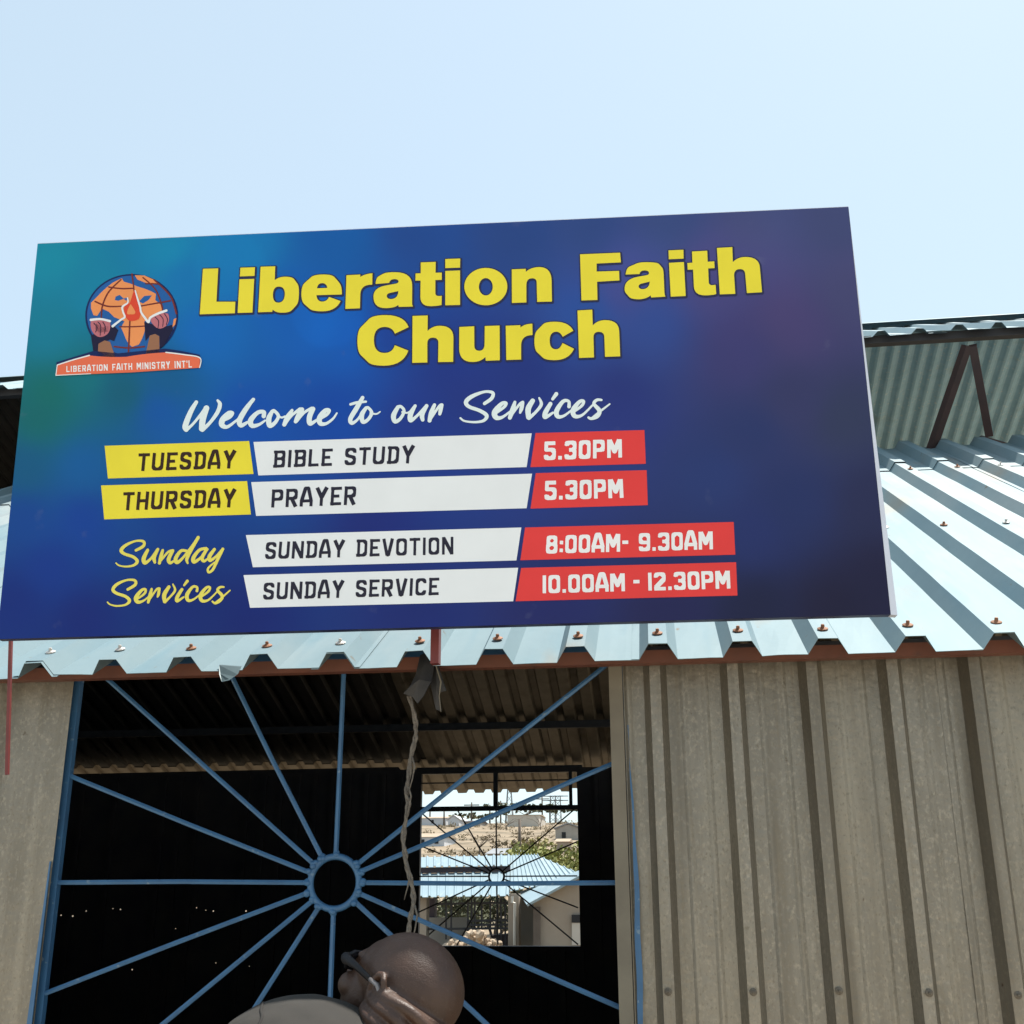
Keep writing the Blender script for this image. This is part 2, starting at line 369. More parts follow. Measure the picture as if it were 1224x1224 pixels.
# back wall with its window opening and the nail holes that let light through
BY = 10.5
def bk(px, py): p = onY(px, py, BY); return (p.x, p.z)
BW = [bk(502.5, 925), bk(691.5, 922.5), bk(691.5, 1131), bk(500.5, 1131)]
bx0 = (BW[0][0]+BW[3][0])/2; bx1 = (BW[1][0]+BW[2][0])/2; bz1 = (BW[0][1]+BW[1][1])/2; bz0 = (BW[2][1]+BW[3][1])/2
def cdt_mesh(contours, inside):
    verts = []; edges = []
    for c in contours:
        n0 = len(verts); verts += [Vector(p) for p in c]; edges += [(n0+i, n0+(i+1) % len(c)) for i in range(len(c))]
    r = delaunay_2d_cdt(verts, edges, [], 0, 1e-6)
    V, Fc = r[0], r[2]; out = []
    for f in Fc:
        c = sum((V[i] for i in f), Vector((0, 0)))/len(f)
        if inside(c.x, c.y): out.append(tuple(f))
    return V, out
def pip(poly, x, y):
    ins = False; n = len(poly); j = n-1
    for i in range(n):
        xi, yi = poly[i][0], poly[i][1]; xj, yj = poly[j][0], poly[j][1]
        if (yi > y) != (yj > y) and x < (xj-xi)*(y-yi)/(yj-yi)+xi: ins = not ins
        j = i
    return ins
holes = []
for (hx, hy, hr) in ((73,1094,1.0),(87,1095,1.3),(103,1089,.9),(135,1086,.7),(144,1087,1.1),(235,1085,.8),(246,1088,.6),(255,1089,1.0),(294,1089,1.1),(158,1159,1.0),(258,1151,.6),(298,1155,.5),(120,925,.8),(210,1110,.5)):
    cx, cz = bk(hx, hy); r = hr*.0062
    holes.append([(cx+r*math.cos(t*1.2566), cz+r*math.sin(t*1.2566)) for t in range(5)])
bwtop = bk(350, 921.5)[1]
outer = [(-6.88, 0), (.45, 0), (.45, bwtop-.02), (-.5, bwtop-.01), (-2.4, bwtop-.005), (-2.42, bwtop+.02), (-6.88, bwtop)]
win = [(bx0, bz0), (bx1, bz0), (bx1, bz1), (bx0, bz1)]
V, Fc = cdt_mesh([outer, win]+holes, lambda x, y: pip(outer, x, y) and not pip(win, x, y) and not any(pip(h, x, y) for h in holes))
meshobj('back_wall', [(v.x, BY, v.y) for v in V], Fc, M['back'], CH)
b = MB()
for k in range(70):
    xx = -6.8 + k*.1635
    if xx > .4: break
    for (za, zb) in ([(0, bwtop-.04)] if not (bx0-.05 < xx < bx1+.05) else [(0, bz0-.03)]):
        if not any(abs(h[0][0]-xx) < .03 for h in holes): b.box((xx-.02, BY-.03, za), (xx+.02, BY-.003, zb))
b.build('wall_rib', M['back'], CH)

# ---- spoked window grilles (part), with ring and spokes as sub-parts
def ring_mesh(c, r, tube, Y, n=40):
    pts = [(c[0]+r*math.cos(2*math.pi*i/n), Y, c[1]+r*math.sin(2*math.pi*i/n)) for i in range(n)]
    b = MB(); vs = []; fs = []
    for i in range(n):
        t = 2*math.pi*i/n
        for k in range(8):
            q = 2*math.pi*k/8; rr = r + tube*math.cos(q)
            vs.append((c[0]+rr*math.cos(t), Y+tube*math.sin(q), c[1]+rr*math.sin(t)))
    for i in range(n):
        for k in range(8): fs.append((i*8+k, i*8+(k+1) % 8, ((i+1) % n)*8+(k+1) % 8, ((i+1) % n)*8+k))
    b.add(vs, fs); return b
GY = 2.475
def gx(px, py): p = onY(px, py, GY); return Vector((p.x, p.z))
x0, x1, z0, z1 = -1.338, -.088, 1.285, 2.222
b = MB()
b.box((x0-.008, GY-.006, z0), (x0+.008, GY+.010, z1)); b.add([(x0-.0155, 2.444, z0), (x0+.0005, 2.444, z0), (x0+.0005, 2.444, 1.80), (x0-.0025, 2.444, 1.80), (x0-.0155, 2.447, z0), (x0+.0005, 2.447, z0), (x0+.0005, 2.447, 1.80), (x0-.0025, 2.447, 1.80)], [(0,1,2,3), (7,6,5,4), (0,4,5,1), (1,5,6,2), (2,6,7,3), (3,7,4,0)]); b.box((x1-.002, GY+.0, z0), (x1+.014, GY+.02, z1)); b.box((x0+.0085, GY-.02, z0-.03), (x1, GY+.02, z0)); b.box((x0+.0085, GY-.02, z1), (x1, GY+.02, z1+.03))
GR = b.build('window_grille', M['blue'], CH)
rc = gx(400, 1055); rr = .0535
RM = ring_mesh(rc, rr, .0072, GY); WELD = []
for (px, py) in ((62,1055),(83,927),(130,813),(273,800),(411,800),(700,815),(734,912),(734,1055),(734,1201),(580,1224),(393,1215),(310,1196),(195,1224),(45,1191)):
    e = gx(px, py); d = (e-rc).normalized(); e2 = Vector(e)
    ts = []
    if d.x: ts += [(x0-rc.x)/d.x, (x1-rc.x)/d.x]
    if d.y: ts += [(z0-rc.y)/d.y, (z1-rc.y)/d.y]
    t = min(q for q in ts if q > 0); e2 = rc + d*(t+.003); s0 = rc + d*(rr+.003)
    b = MB(); md = s0.lerp(e2, .5) + Vector((-d.y, d.x))*random.uniform(-.0022, .0022)
    b.bar((s0.x, GY, s0.y), (md.x, GY, md.y), 0.0110, 0.0110, 6, 0); b.bar((md.x, GY, md.y), (e2.x, GY, e2.y), 0.0110, 0.0110, 6, 0); b.build('spoke', M['blue'], GR, False)
    wl = rc + d*(rr+.006)
    for q in range(3): RM.ell((wl.x+random.uniform(-.004, .004), GY-.003+random.uniform(-.003, .003), wl.y+random.uniform(-.004, .004)), (.0075, .006, .0065), None, 10, 6)
RM.build('ring', M['blue'], GR, True)
# rear grille
G2 = BY+.02
def g2(px, py): p = onY(px, py, G2); return Vector((p.x, p.z))
zt = g2(594, 965).y
b = MB()
b.box((bx0, G2-.02, zt-.03), (bx1, G2+.02, zt+.012)); xm = g2(592.5, 945).x; b.box((xm-.02, G2-.019, zt+.012), (xm+.02, G2+.019, bz1))
b.box((bx0-.05, G2-.012, bz0-.05), (bx1+.05, G2+.05, bz0)); b.box((bx0-.05, G2-.012, bz1), (bx1+.05, G2+.05, bz1+.06)); b.box((bx0-.05, G2-.011, bz0), (bx0, G2+.05, bz1)); b.box((bx1, G2-.011, bz0), (bx1+.05, G2+.05, bz1))
zr = g2(592, 935).y; b.box((bx0, G2-.006, zr-.006), (xm-.02, G2+.006, zr+.006)); b.box((xm+.02, G2-.006, zr+.006), (bx1, G2+.006, zr+.018)); b.box((bx1-.075, G2-.01, zt+.012), (bx1-.045, G2+.01, bz1))
GB = b.build('window_grille', M['darksteel'], CH)
c2 = g2(593.5, 1047.5); r2 = .068
ring_mesh(c2, r2, .010, G2).build('ring', M['darksteel'], GB, True)
for (px, py) in ((504,972),(546,967),(593,967),(687,967),(690,1006),(505,1012),(499,1047.5),(690,1047),(691,1085),(691,1129),(595,1129),(546,1130),(513,1117),(499,1091)):
    e = g2(px, py); d = (e-c2).normalized(); s0 = c2 + d*r2
    b = MB(); b.bar((s0.x, G2, s0.y), (e.x, G2, e.y), .014, .014, 6, 0); b.build('spoke', M['darksteel'], GB)
# bent sheet corner under the eave
p = onY(270, 797, 2.31); b = MB()
q = [onY(262, 795, 2.31), onY(288, 797, 2.31), onY(284, 806, 2.29), onY(274, 813, 2.275), onY(265, 815, 2.28), onY(262, 806, 2.29)]
b.add(q + [v+Vector((0, .004, .002)) for v in q], [(5,4,3,2,1,0), (6,7,8,9,10,11)] + [(i, (i+1) % 6, 6+(i+1) % 6, 6+i) for i in range(6)])
b.build('bent_flap', M['teal'], CH)

# ------------------------------------------------------------------ the sign board
SG0 = onY(560, 750, 2.12); sa = R(2.0)
su = Vector((math.cos(sa), math.sin(sa), 0)); sn = Vector((math.sin(sa), -math.cos(sa), 0))   # width direction, outward normal
def sg(px, py, lift=0.0):
    r = ray(px, py); t = (SG0-CAM).dot(sn)/r.dot(sn); return CAM + r*t + sn*lift
SIGN = empty('sign_board', SG0, 'large blue printed sign board with yellow title, standing over the eave of the corrugated church', 'sign')
TLc, TRc, BRc, BLc = (45, 291.3), (1013.8, 247.2), (1064.6, 734.3), (-3.9, 764.0)

def shade_free(c):       # printed ink from the colour it shows
    g_ = lin(c); return tuple(min(.9, max(.001, v*1.30-.018)) for v in g_)
INK = [(60,300,(0,134,160)),(200,300,(0,133,175)),(300,295,(8,116,176)),(400,288,(28,92,165)),(500,280,(42,76,145)),(620,275,(48,72,132)),(700,268,(54,74,130)),(800,262,(62,77,128)),(900,257,(73,80,126)),(1000,255,(70,76,118)),
 (60,400,(0,122,148)),(95,450,(0,112,122)),(45,500,(0,104,106)),(150,470,(0,95,118)),(60,470,(0,108,104)),(200,455,(5,92,140)),(120,350,(0,128,162)),(220,330,(0,112,172)),(250,400,(0,103,182)),(340,360,(12,92,175)),(390,390,(12,95,182)),(415,405,(16,88,175)),(470,400,(38,66,145)),
 (540,440,(42,58,132)),(620,450,(44,58,128)),(750,340,(72,78,142)),(850,330,(76,76,132)),(780,390,(58,80,150)),(700,380,(50,82,155)),(950,390,(82,74,124)),(880,420,(72,70,125)),(1010,500,(62,68,100)),(950,480,(66,68,112)),
 (190,490,(4,88,165)),(300,500,(18,80,168)),(400,495,(30,72,158)),(500,505,(42,60,138)),(620,500,(46,58,130)),(740,480,(50,60,128)),(900,520,(54,64,115)),
 (30,560,(8,90,130)),(30,620,(15,70,142)),(100,560,(10,90,150)),(100,620,(22,66,145)),(20,720,(30,50,122)),(60,680,(30,58,135)),(100,740,(30,46,116)),(300,740,(34,46,116)),(500,740,(40,50,116)),(650,735,(46,50,108)),(800,735,(48,48,94)),(1000,725,(45,42,72)),(900,725,(44,46,80)),
 (1040,600,(52,55,92)),(1050,690,(46,44,76)),(950,600,(50,60,110)),(900,640,(50,60,116)),(850,570,(52,66,122)),(450,628,(40,50,120)),(220,600,(30,60,138)),(220,720,(28,48,118)),(560,470,(44,58,130)),(1020,350,(78,78,122))]
IP = np.array([(a, b_) for a, b_, _ in INK], float); IC = np.array([shade_free(c) for *_, c in INK])
def ink(px, py):
    d2 = ((IP-np.array((px, py)))**2).sum(1); wg = 1/(d2+300)**1.6; c = (IC*wg[:, None]).sum(0)/wg.sum()
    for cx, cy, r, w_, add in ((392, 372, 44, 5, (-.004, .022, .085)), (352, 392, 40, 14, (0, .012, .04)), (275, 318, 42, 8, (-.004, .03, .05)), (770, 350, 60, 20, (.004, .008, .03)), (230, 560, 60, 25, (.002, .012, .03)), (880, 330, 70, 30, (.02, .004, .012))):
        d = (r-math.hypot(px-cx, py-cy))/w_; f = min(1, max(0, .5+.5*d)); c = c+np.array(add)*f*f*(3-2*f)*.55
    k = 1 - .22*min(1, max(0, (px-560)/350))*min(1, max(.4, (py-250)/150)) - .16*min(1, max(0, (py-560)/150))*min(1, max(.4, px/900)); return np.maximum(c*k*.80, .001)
NX, NY = 260, 130
def bil(u, v):
    return ((TLc[0]*(1-u)+TRc[0]*u)*(1-v)+(BLc[0]*(1-u)+BRc[0]*u)*v, (TLc[1]*(1-u)+TRc[1]*u)*(1-v)+(BLc[1]*(1-u)+BRc[1]*u)*v)
vs = []; cols = []
for j in range(NY+1):
    for i in range(NX+1):
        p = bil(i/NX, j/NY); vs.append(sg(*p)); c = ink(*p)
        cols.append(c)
fs = [(j*(NX+1)+i, (j+1)*(NX+1)+i, (j+1)*(NX+1)+i+1, j*(NX+1)+i+1) for j in range(NY) for i in range(NX)]
FACE = meshobj('printed_face', vs, fs, None, SIGN)
ca = FACE.data.color_attributes.new('print', 'FLOAT_COLOR', 'POINT')
for i, c in enumerate(cols): ca.data[i].color = (*c, 1)
m = bpy.data.materials.new('printed_banner_ink'); m.use_nodes = True; t = m.node_tree; bs = t.nodes['Principled BSDF']
at = t.nodes.new('ShaderNodeAttribute'); at.attribute_name = 'print'
tc = t.nodes.new('ShaderNodeTexCoord'); nz = t.nodes.new('ShaderNodeTexNoise'); nz.inputs['Scale'].default_value = 3.2; nz.inputs['Detail'].default_value = 2
t.links.new(tc.outputs['Object'], nz.inputs['Vector'])
mr = t.nodes.new('ShaderNodeMapRange'); mr.inputs['From Min'].default_value = .3; mr.inputs['From Max'].default_value = .7; mr.inputs['To Min'].default_value = .93; mr.inputs['To Max'].default_value = 1.07
t.links.new(nz.outputs['Fac'], mr.inputs[0])
mx = t.nodes.new('ShaderNodeVectorMath'); mx.operation = 'SCALE'; t.links.new(at.outputs['Color'], mx.inputs[0]); t.links.new(mr.outputs[0], mx.inputs['Scale'])
# a few scuffs
n2 = t.nodes.new('ShaderNodeTexNoise'); n2.inputs['Scale'].default_value = 14; n2.inputs['Detail'].default_value = 8; t.links.new(tc.outputs['Object'], n2.inputs['Vector'])
m2 = t.nodes.new('ShaderNodeMapRange'); m2.inputs['From Min'].default_value = .68; m2.inputs['From Max'].default_value = .80; m2.inputs['To Max'].default_value = .25; t.links.new(n2.outputs['Fac'], m2.inputs[0])
mm = t.nodes.new('ShaderNodeMixRGB'); t.links.new(m2.outputs[0], mm.inputs[0]); t.links.new(mx.outputs[0], mm.inputs[1]); mm.inputs[2].default_value = (.16, .17, .26, 1)
t.links.new(mm.outputs[0], bs.inputs['Base Color']); bs.inputs['Roughness'].default_value = .38; bs.inputs['Specular IOR Level'].default_value = .25
wv = t.nodes.new('ShaderNodeTexNoise'); wv.inputs['Scale'].default_value = 5; wv.inputs['Detail'].default_value = 2; t.links.new(tc.outputs['Object'], wv.inputs['Vector'])
bp = t.nodes.new('ShaderNodeBump'); bp.inputs['Strength'].default_value = .12; bp.inputs['Distance'].default_value = .03; t.links.new(wv.outputs['Fac'], bp.inputs['Height']); t.links.new(bp.outputs[0], bs.inputs['Normal'])
FACE.data.materials.append(m)
def flatmat(name, c, rough=.45, var=.93):
    l = tuple(min(.84, max(.004, v*1.20-.010)) for v in lin(c)); return mat(name, l, rough, 0, tuple(v*var for v in l), 9, 4, spec=.25, mix=(.35, .7))
P_Y = flatmat('yellow_print', (218,203,58)); P_W = flatmat('white_print', (214,217,224), .45, .95); P_R = flatmat('red_print', (208,62,60)); P_RW = flatmat('pale_print', (240,226,226))
P_K = flatmat('black_print', (42,40,52)); P_BR = flatmat('brown_black_print', (54,38,28)); P_DK = flatmat('dark_outline_print', (44,46,74)); P_SC = flatmat('white_script_print', (208,222,232), .45, .96); P_YS = flatmat('yellow_script_print', (214,202,92))
# box frame behind the face
def prism(name, pxs, d0, d1, mater, parent):
    a = [sg(x, y, d0) for x, y in pxs]; b_ = [sg(x, y, d0)+sn*(d1-d0) for x, y in pxs]; n = len(pxs)
    return meshobj(name, a+b_, [tuple(range(n))[::-1], tuple(range(n, 2*n))] + [(i, (i+1) % n, n+(i+1) % n, n+i) for i in range(n)], mater, parent)
prism('back_panel', [TLc, BLc, BRc, TRc], -.0015, -.022, P_DK, SIGN)
e_ = prism('edge_trim', [(1014.2,246.8),(1032,400),(1072.8,735.2),(1064.9,734.6)], -.0004, -.022, M['white'], SIGN)
prism('edge_trim', [(44.6,290.6),(44.9,291.6),(1014.2,247.4),(1014.2,246.4)], -.0004, -.022, M['white'], SIGN)
# posts
def vpost(px, ytop, ybot, Yoff, wpx, mater):
    a = onY(px, ybot, Yoff); zt_ = 3.0; b = MB(); wd = wpx*2.3/F
    b.box((a.x-wd/2, Yoff-.012, a.z), (a.x+wd/2, Yoff+.012, zt_)); return b.build('post', mater, SIGN)
vpost(520.5, 760, 794, 2.235, 10, M['redpost'])
b = MB(); pa_, pb_ = onY(13.5, 745, 2.20), onY(8.5, 926, 2.20); b.bar(pa_, pb_, .0065, .0065); b.build('post', M['redpost'], SIGN)

def poly_part(name, pxs, lift, mater, parent):
    return meshobj(name, [sg(x, y, lift) for x, y in pxs], [tuple(range(len(pxs)))[::-1]], mater, parent)
# --- outlines with quadratic curves
def flat_contour(pts, n=7):
    out = []; P = []
    L = len(pts)
    for i in range(L):                        # insert implied on-curve points
        a = pts[i]; b_ = pts[(i+1) % L]; P.append(a)
        if len(a) == 3 and len(b_) == 3: P.append(((a[0]+b_[0])/2, (a[1]+b_[1])/2))
    L = len(P); st = next(i for i in range(L) if len(P[i]) == 2); P = P[st:]+P[:st]; i = 0
    while i < L:
        a = P[i]; b_ = P[(i+1) % L]
        if len(b_) == 3:
            c = P[(i+2) % L]
            for k in range(n):
                s_ = k/n; out.append(((1-s_)**2*a[0]+2*s_*(1-s_)*b_[0]+s_*s_*c[0], (1-s_)**2*a[1]+2*s_*(1-s_)*b_[1]+s_*s_*c[1]))
            i += 2
        else: out.append((a[0], a[1])); i += 1
    res = []
    for p in out:
        if not res or abs(p[0]-res[-1][0])+abs(p[1]-res[-1][1]) > .05: res.append(p)
    if abs(res[0][0]-res[-1][0])+abs(res[0][1]-res[-1][1]) < .05: res.pop()
    return res
def ellipse(cx, cy, rx, ry, n=44): return [(cx+rx*math.cos(2*math.pi*i/n), cy+ry*math.sin(2*math.pi*i/n)) for i in range(n)]
def marching(sdf, x0, y0, st):
    """filled polygons of sdf<0 on a grid, runs of full cells merged"""
    H, W = sdf.shape; vid = {}; V = []; Fq = []
    def vtx(x, y):
        k = (round(x*500), round(y*500))
        if k not in vid: vid[k] = len(V); V.append((x, y))
        return vid[k]
    for j in range(H-1):
        run = None
        neg = sdf[j:j+2] < 0
        cnt = neg[0, :-1].astype(int)+neg[0, 1:]+neg[1, :-1]+neg[1, 1:]
        for i in np.nonzero(cnt)[0]:
            if cnt[i] == 4:
                if run and run[1] == i: run[1] = i+1
                else:
                    if run: Fq.append((run[0], run[1], j))
                    run = [i, i+1]
                continue
            cs = [(i, j), (i+1, j), (i+1, j+1), (i, j+1)]; pl = []
            for k in range(4):
                a, b_ = cs[k], cs[(k+1) % 4]; da, db = sdf[a[1], a[0]], sdf[b_[1], b_[0]]
                if da < 0: pl.append((x0+a[0]*st, y0+a[1]*st))
                if (da < 0) != (db < 0):
                    s_ = da/(da-db); pl.append((x0+(a[0]+(b_[0]-a[0])*s_)*st, y0+(a[1]+(b_[1]-a[1])*s_)*st))
            ids = []
            for q in pl:
                v_ = vtx(*q)
                if v_ not in ids: ids.append(v_)
            if len(ids) >= 3: Fq.append(tuple(ids)+('p',))
        if run: Fq.append((run[0], run[1], j))
    out = []
    for f in Fq:
        if f[-1] == 'p': out.append(f[:-1])
        else:
            a, b_, j = f; out.append((vtx(x0+a*st, y0+j*st), vtx(x0+b_*st, y0+j*st), vtx(x0+b_*st, y0+(j+1)*st), vtx(x0+a*st, y0+(j+1)*st)))
    return V, out
def strokes_mesh(segs, st=.4, square=False):
    """segs: (x0,y0,r0,x1,y1,r1); union of tapered capsules, or of square-ended bars"""
    A = np.array(segs, float); mr_ = A[:, [2, 5]].max()*1.5+1
    xa, xb = A[:, [0, 3]].min()-mr_, A[:, [0, 3]].max()+mr_; ya, yb = A[:, [1, 4]].min()-mr_, A[:, [1, 4]].max()+mr_
    W, H = int((xb-xa)/st)+2, int((yb-ya)/st)+2; sdf = np.full((H, W), 9.0)
    for (ax, ay, ra, bx, by, rb) in segs:
        mm_ = max(ra, rb)*1.5+1
        i0, i1 = int((min(ax, bx)-mm_-xa)/st), int((max(ax, bx)+mm_-xa)/st)+2; j0, j1 = int((min(ay, by)-mm_-ya)/st), int((max(ay, by)+mm_-ya)/st)+2
        i0, j0 = max(i0, 0), max(j0, 0)
        X, Y = np.meshgrid(xa+np.arange(i0, min(i1, W))*st, ya+np.arange(j0, min(j1, H))*st)
        dx, dy = bx-ax, by-ay; L2 = dx*dx+dy*dy+1e-9; L = math.sqrt(L2)
        if square and L > .01:
            al = ((X-ax)*dx+(Y-ay)*dy)/L; pe = ((X-ax)*dy-(Y-ay)*dx)/L
            d = np.maximum(np.abs(al-L/2)-L/2-ra*.0, np.abs(pe)-ra)
        else:
            tt = np.clip(((X-ax)*dx+(Y-ay)*dy)/L2, 0, 1)
            d = np.hypot(X-ax-tt*dx, Y-ay-tt*dy) - (ra+(rb-ra)*tt)
        sub = sdf[j0:j0+X.shape[0], i0:i0+X.shape[1]]; np.minimum(sub, d, out=sub)
    return marching(sdf, xa, ya, st)
def px_mesh(name, V, Fc, lift, mater, parent):
    return meshobj(name, [sg(x, y, lift) for x, y in V], [tuple(f)[::-1] for f in Fc], mater, parent)

GL = [
 ((230,300,6.12), [[(78,132),(190,129),(177,373),(315,373),(312,457),(55,465)]]),
 ((230,300,6.12), [[(352,124),(459,121),(455,184),(348,188)]]),
 ((230,300,6.12), [[(345,209),(453,206),(440,452),(332,455)]]),
 ((230,300,6.12), [[(500,117),(607,114),(603,215),(635,190,1),(680,190),(730,190,1),(758,225,1),(782,262,1),(780,315),(779,378,1),(745,418,1),(708,454,1),(655,453),(610,453,1),(588,430),(585,447),(482,450)], [(634,262),(592,262,1),(590,320),(588,380,1),(630,380),(675,378,1),(677,318),(678,262,1)]]),
 ((230,300,6.12), [[(1094,320),(1095,260,1),(1060,215,1),(1020,172,1),(955,174),(890,174,1),(845,215,1),(800,255,1),(798,312),(798,370,1),(840,408,1),(880,443,1),(950,443),(1050,443,1),(1085,368),(1000,338),(985,372,1),(950,372),(912,372,1),(908,325)], [(912,275),(918,237,1),(950,237),(982,237,1),(988,272)]]),
 ((410,290,4.708), [[(20,185),(98,181),(98,195),(120,178,1),(166,174),(165,238),(102,236,1),(98,290),(96,371),(14,374)]]),
 ((410,290,4.708), [[(184,234),(186,200,1),(215,183,1),(245,168,1),(295,168),(390,168,1),(390,245),(389,340),(389,352,1),(394,361),(314,363),(312,352),(290,370,1),(240,370),(172,370,1),(172,305),(172,255,1),(240,243),(290,234),(316,230,1),(313,218),(310,207,1),(290,207),(266,207,1),(260,228)], [(312,274),(262,285),(245,290,1),(247,305),(250,320,1),(275,319),(310,315,1)]]),
 ((410,290,4.708), [[(438,113),(522,110),(521,171),(556,170),(556,211),(520,212),(520,285),(520,302,1),(540,302),(556,301),(555,352),(530,359,1),(490,359),(436,358,1),(436,305),(437,215),(408,215),(409,175),(438,174)]]),
 ((410,290,4.708), [[(576,94),(660,91),(659,142),(576,145)]]),
 ((410,290,4.708), [[(576,161),(659,158),(659,352),(576,354)]]),
 ((410,290,4.708), ['E804,249,121,105', 'E804,250,39,49']),
 ((410,290,4.708), [[(950,152),(1029,149),(1029,166),(1060,139,1),(1105,139),(1172,140,1),(1174,215),(1176,333),(1093,335),(1090,225),(1090,202,1),(1064,202),(1032,203,1),(1032,240),(1032,338),(951,341)]]),
 ((680,280,5.1), [[(68,124),(312,114),(317,173),(169,180),(169,229),(306,225),(308,283),(172,291),(174,402),(77,405)]]),
 ((680,280,5.1), [[(346,247),(350,207,1),(390,190,1),(430,172,1),(475,172),(540,172,1),(560,195,1),(577,215,1),(578,260),(582,350),(583,372,1),(588,382),(502,387),(498,374),(470,397,1),(425,398),(380,397,1),(358,372,1),(338,350,1),(340,325),(345,275,1),(420,261),(470,252),(492,248,1),(488,235),(485,222,1),(462,222),(435,222,1),(430,244)], [(493,290),(440,303),(423,309,1),(425,322),(430,338,1),(455,336),(490,332,1)]]),
 ((680,280,5.1), [[(607,100),(698,96),(699,150),(609,154)]]),
 ((680,280,5.1), [[(610,176),(701,171),(712,378),(621,382)]]),
 ((680,280,5.1), [[(750,107),(843,102),(846,169),(886,167),(888,208),(849,210),(852,295),(854,312,1),(875,312),(894,310),(898,366),(870,374,1),(830,374),(765,374,1),(762,320),(757,217),(724,218),(722,177),(753,175)]]),
 ((680,280,5.1), [[(902,85),(996,80),(999,172),(1025,142,1),(1075,140),(1160,140,1),(1164,205),(1177,355),(1085,360),(1074,240),(1070,212,1),(1040,214),(1005,216,1),(1007,255),(1014,365),(920,368)]]),
 ((420,360,6.8), [[(466,213),(430,115,1),(280,115),(175,115,1),(112,180,1),(50,240,1),(50,325),(50,415,1),(110,470,1),(165,526,1),(265,526),(420,526,1),(464,404),(354,360),(335,423,1),(270,423),(184,423,1),(184,318),(184,213,1),(270,211),(335,211,1),(355,266)]]),
 ((420,360,6.8), [[(498,122),(621,118),(620,245),(660,202,1),(720,202),(830,202,1),(830,300),(828,495),(706,497),(708,340),(708,300,1),(665,298),(618,298,1),(618,345),(618,500),(496,503)]]),
 ((420,360,6.8), [[(878,212),(999,206),(1000,365),(1000,405,1),(1042,405),(1083,403,1),(1083,350),(1085,204),(1205,200),(1207,482),(1093,486),(1090,455),(1050,497,1),(985,496),(880,496,1),(877,390)]]),
 ((580,355,6.8), [[(167,236),(285,231),(287,250),(320,220,1),(383,219),(385,311),(292,312,1),(292,395),(292,510),(172,514)]]),
 ((580,355,6.8), [[(716,276),(680,203,1),(565,203),(490,203,1),(445,250,1),(400,295,1),(400,360),(400,430,1),(445,472,1),(490,515,1),(565,515),(680,515,1),(722,423),(628,376),(610,427,1),(575,427),(525,427,1),(524,358),(524,285,1),(577,284),(610,284,1),(630,325)]]),
 ((580,355,6.8), [[(750,112),(870,105),(874,233),(915,190,1),(975,190),(1085,190,1),(1089,280),(1097,484),(974,488),(968,325),(966,285,1),(922,285),(878,285,1),(880,335),(884,493),(763,497)]]),
]
TV = []; TF = []; osegs = []
for (ox, oy, sc), cs in GL:
    cont = []
    for c in cs:
        if isinstance(c, str): c = ellipse(*[float(q) for q in c[1:].split(',')])
        cont.append([(ox+x/sc, oy+y/sc) for x, y in flat_contour(c)])
    V, Fc = cdt_mesh(cont, lambda x, y: sum(pip(c, x, y) for c in cont) % 2 == 1)
    n0 = len(TV); TV += [(v.x, v.y) for v in V]; TF += [tuple(i+n0 for i in (f if True else f)) for f in Fc]
    for c in cont:
        for i in range(len(c)): a, b_ = c[i], c[(i+1) % len(c)]; osegs.append((a[0]+.5, a[1]+.6, 1.8, b_[0]+.5, b_[1]+.6, 1.8))
def face_out(V, Fc):       # same winding for every face, front towards the street
    out = []
    for f in Fc:
        ar = sum(V[f[i]][0]*V[f[(i+1) % len(f)]][1]-V[f[(i+1) % len(f)]][0]*V[f[i]][1] for i in range(len(f)))
        out.append(tuple(f) if ar > 0 else tuple(f)[::-1])
    return out
TL_ = px_mesh('title_lettering', TV, face_out(TV, TF), .0011, P_Y, SIGN)
V, Fc = strokes_mesh(osegs, .6); px_mesh('title_outline', V, face_out(V, Fc), .0006, P_DK, TL_)

# --- row panels
def quadpx(o, s_, pts): return [(o[0]+x/s_, o[1]+y/s_) for x, y in pts]
PAN = {
 'y1': quadpx((110,500), 6.12, [(93,202),(1150,167),(1182,408),(117,441)]), 'y2': quadpx((110,500), 6.12, [(67,492),(1135,460),(1163,704),(90,740)]),
 'w1': [(303.1,528.4),(635.6,518.1),(629.5,558.4),(308.9,568.4)], 'w2': [(300.4,576.4),(636,566.3),(629.5,607.6),(306.2,616.8)],
 'w3': [(294,639.7),(623.2,630.6),(617.3,670),(302.4,678.1)], 'w4': [(291.2,687.5),(619.4,678.7),(613.5,718.8),(299,726.6)],
 'r1': quadpx((620,505), 7.2, [(145,92),(1082,66),(1094,356),(101,385)]), 'r2': quadpx((620,505), 7.2, [(147,437),(1101,411),(1111,712),(102,742)]),
 'r3': quadpx((600,615), 4.2207, [(117,66),(1169,38),(1177,203),(93,231)]), 'r4': quadpx((600,615), 4.2207, [(97,270),(1181,241),(1188,409),(69,438)])}
panels = {}
for k, q in PAN.items():
    nm, mm_ = {'y': ('day_panel', P_Y), 'w': ('service_panel', P_W), 'r': ('time_panel', P_R)}[k[0]]
    panels[k] = poly_part(nm, q, .0006, mm_, SIGN)

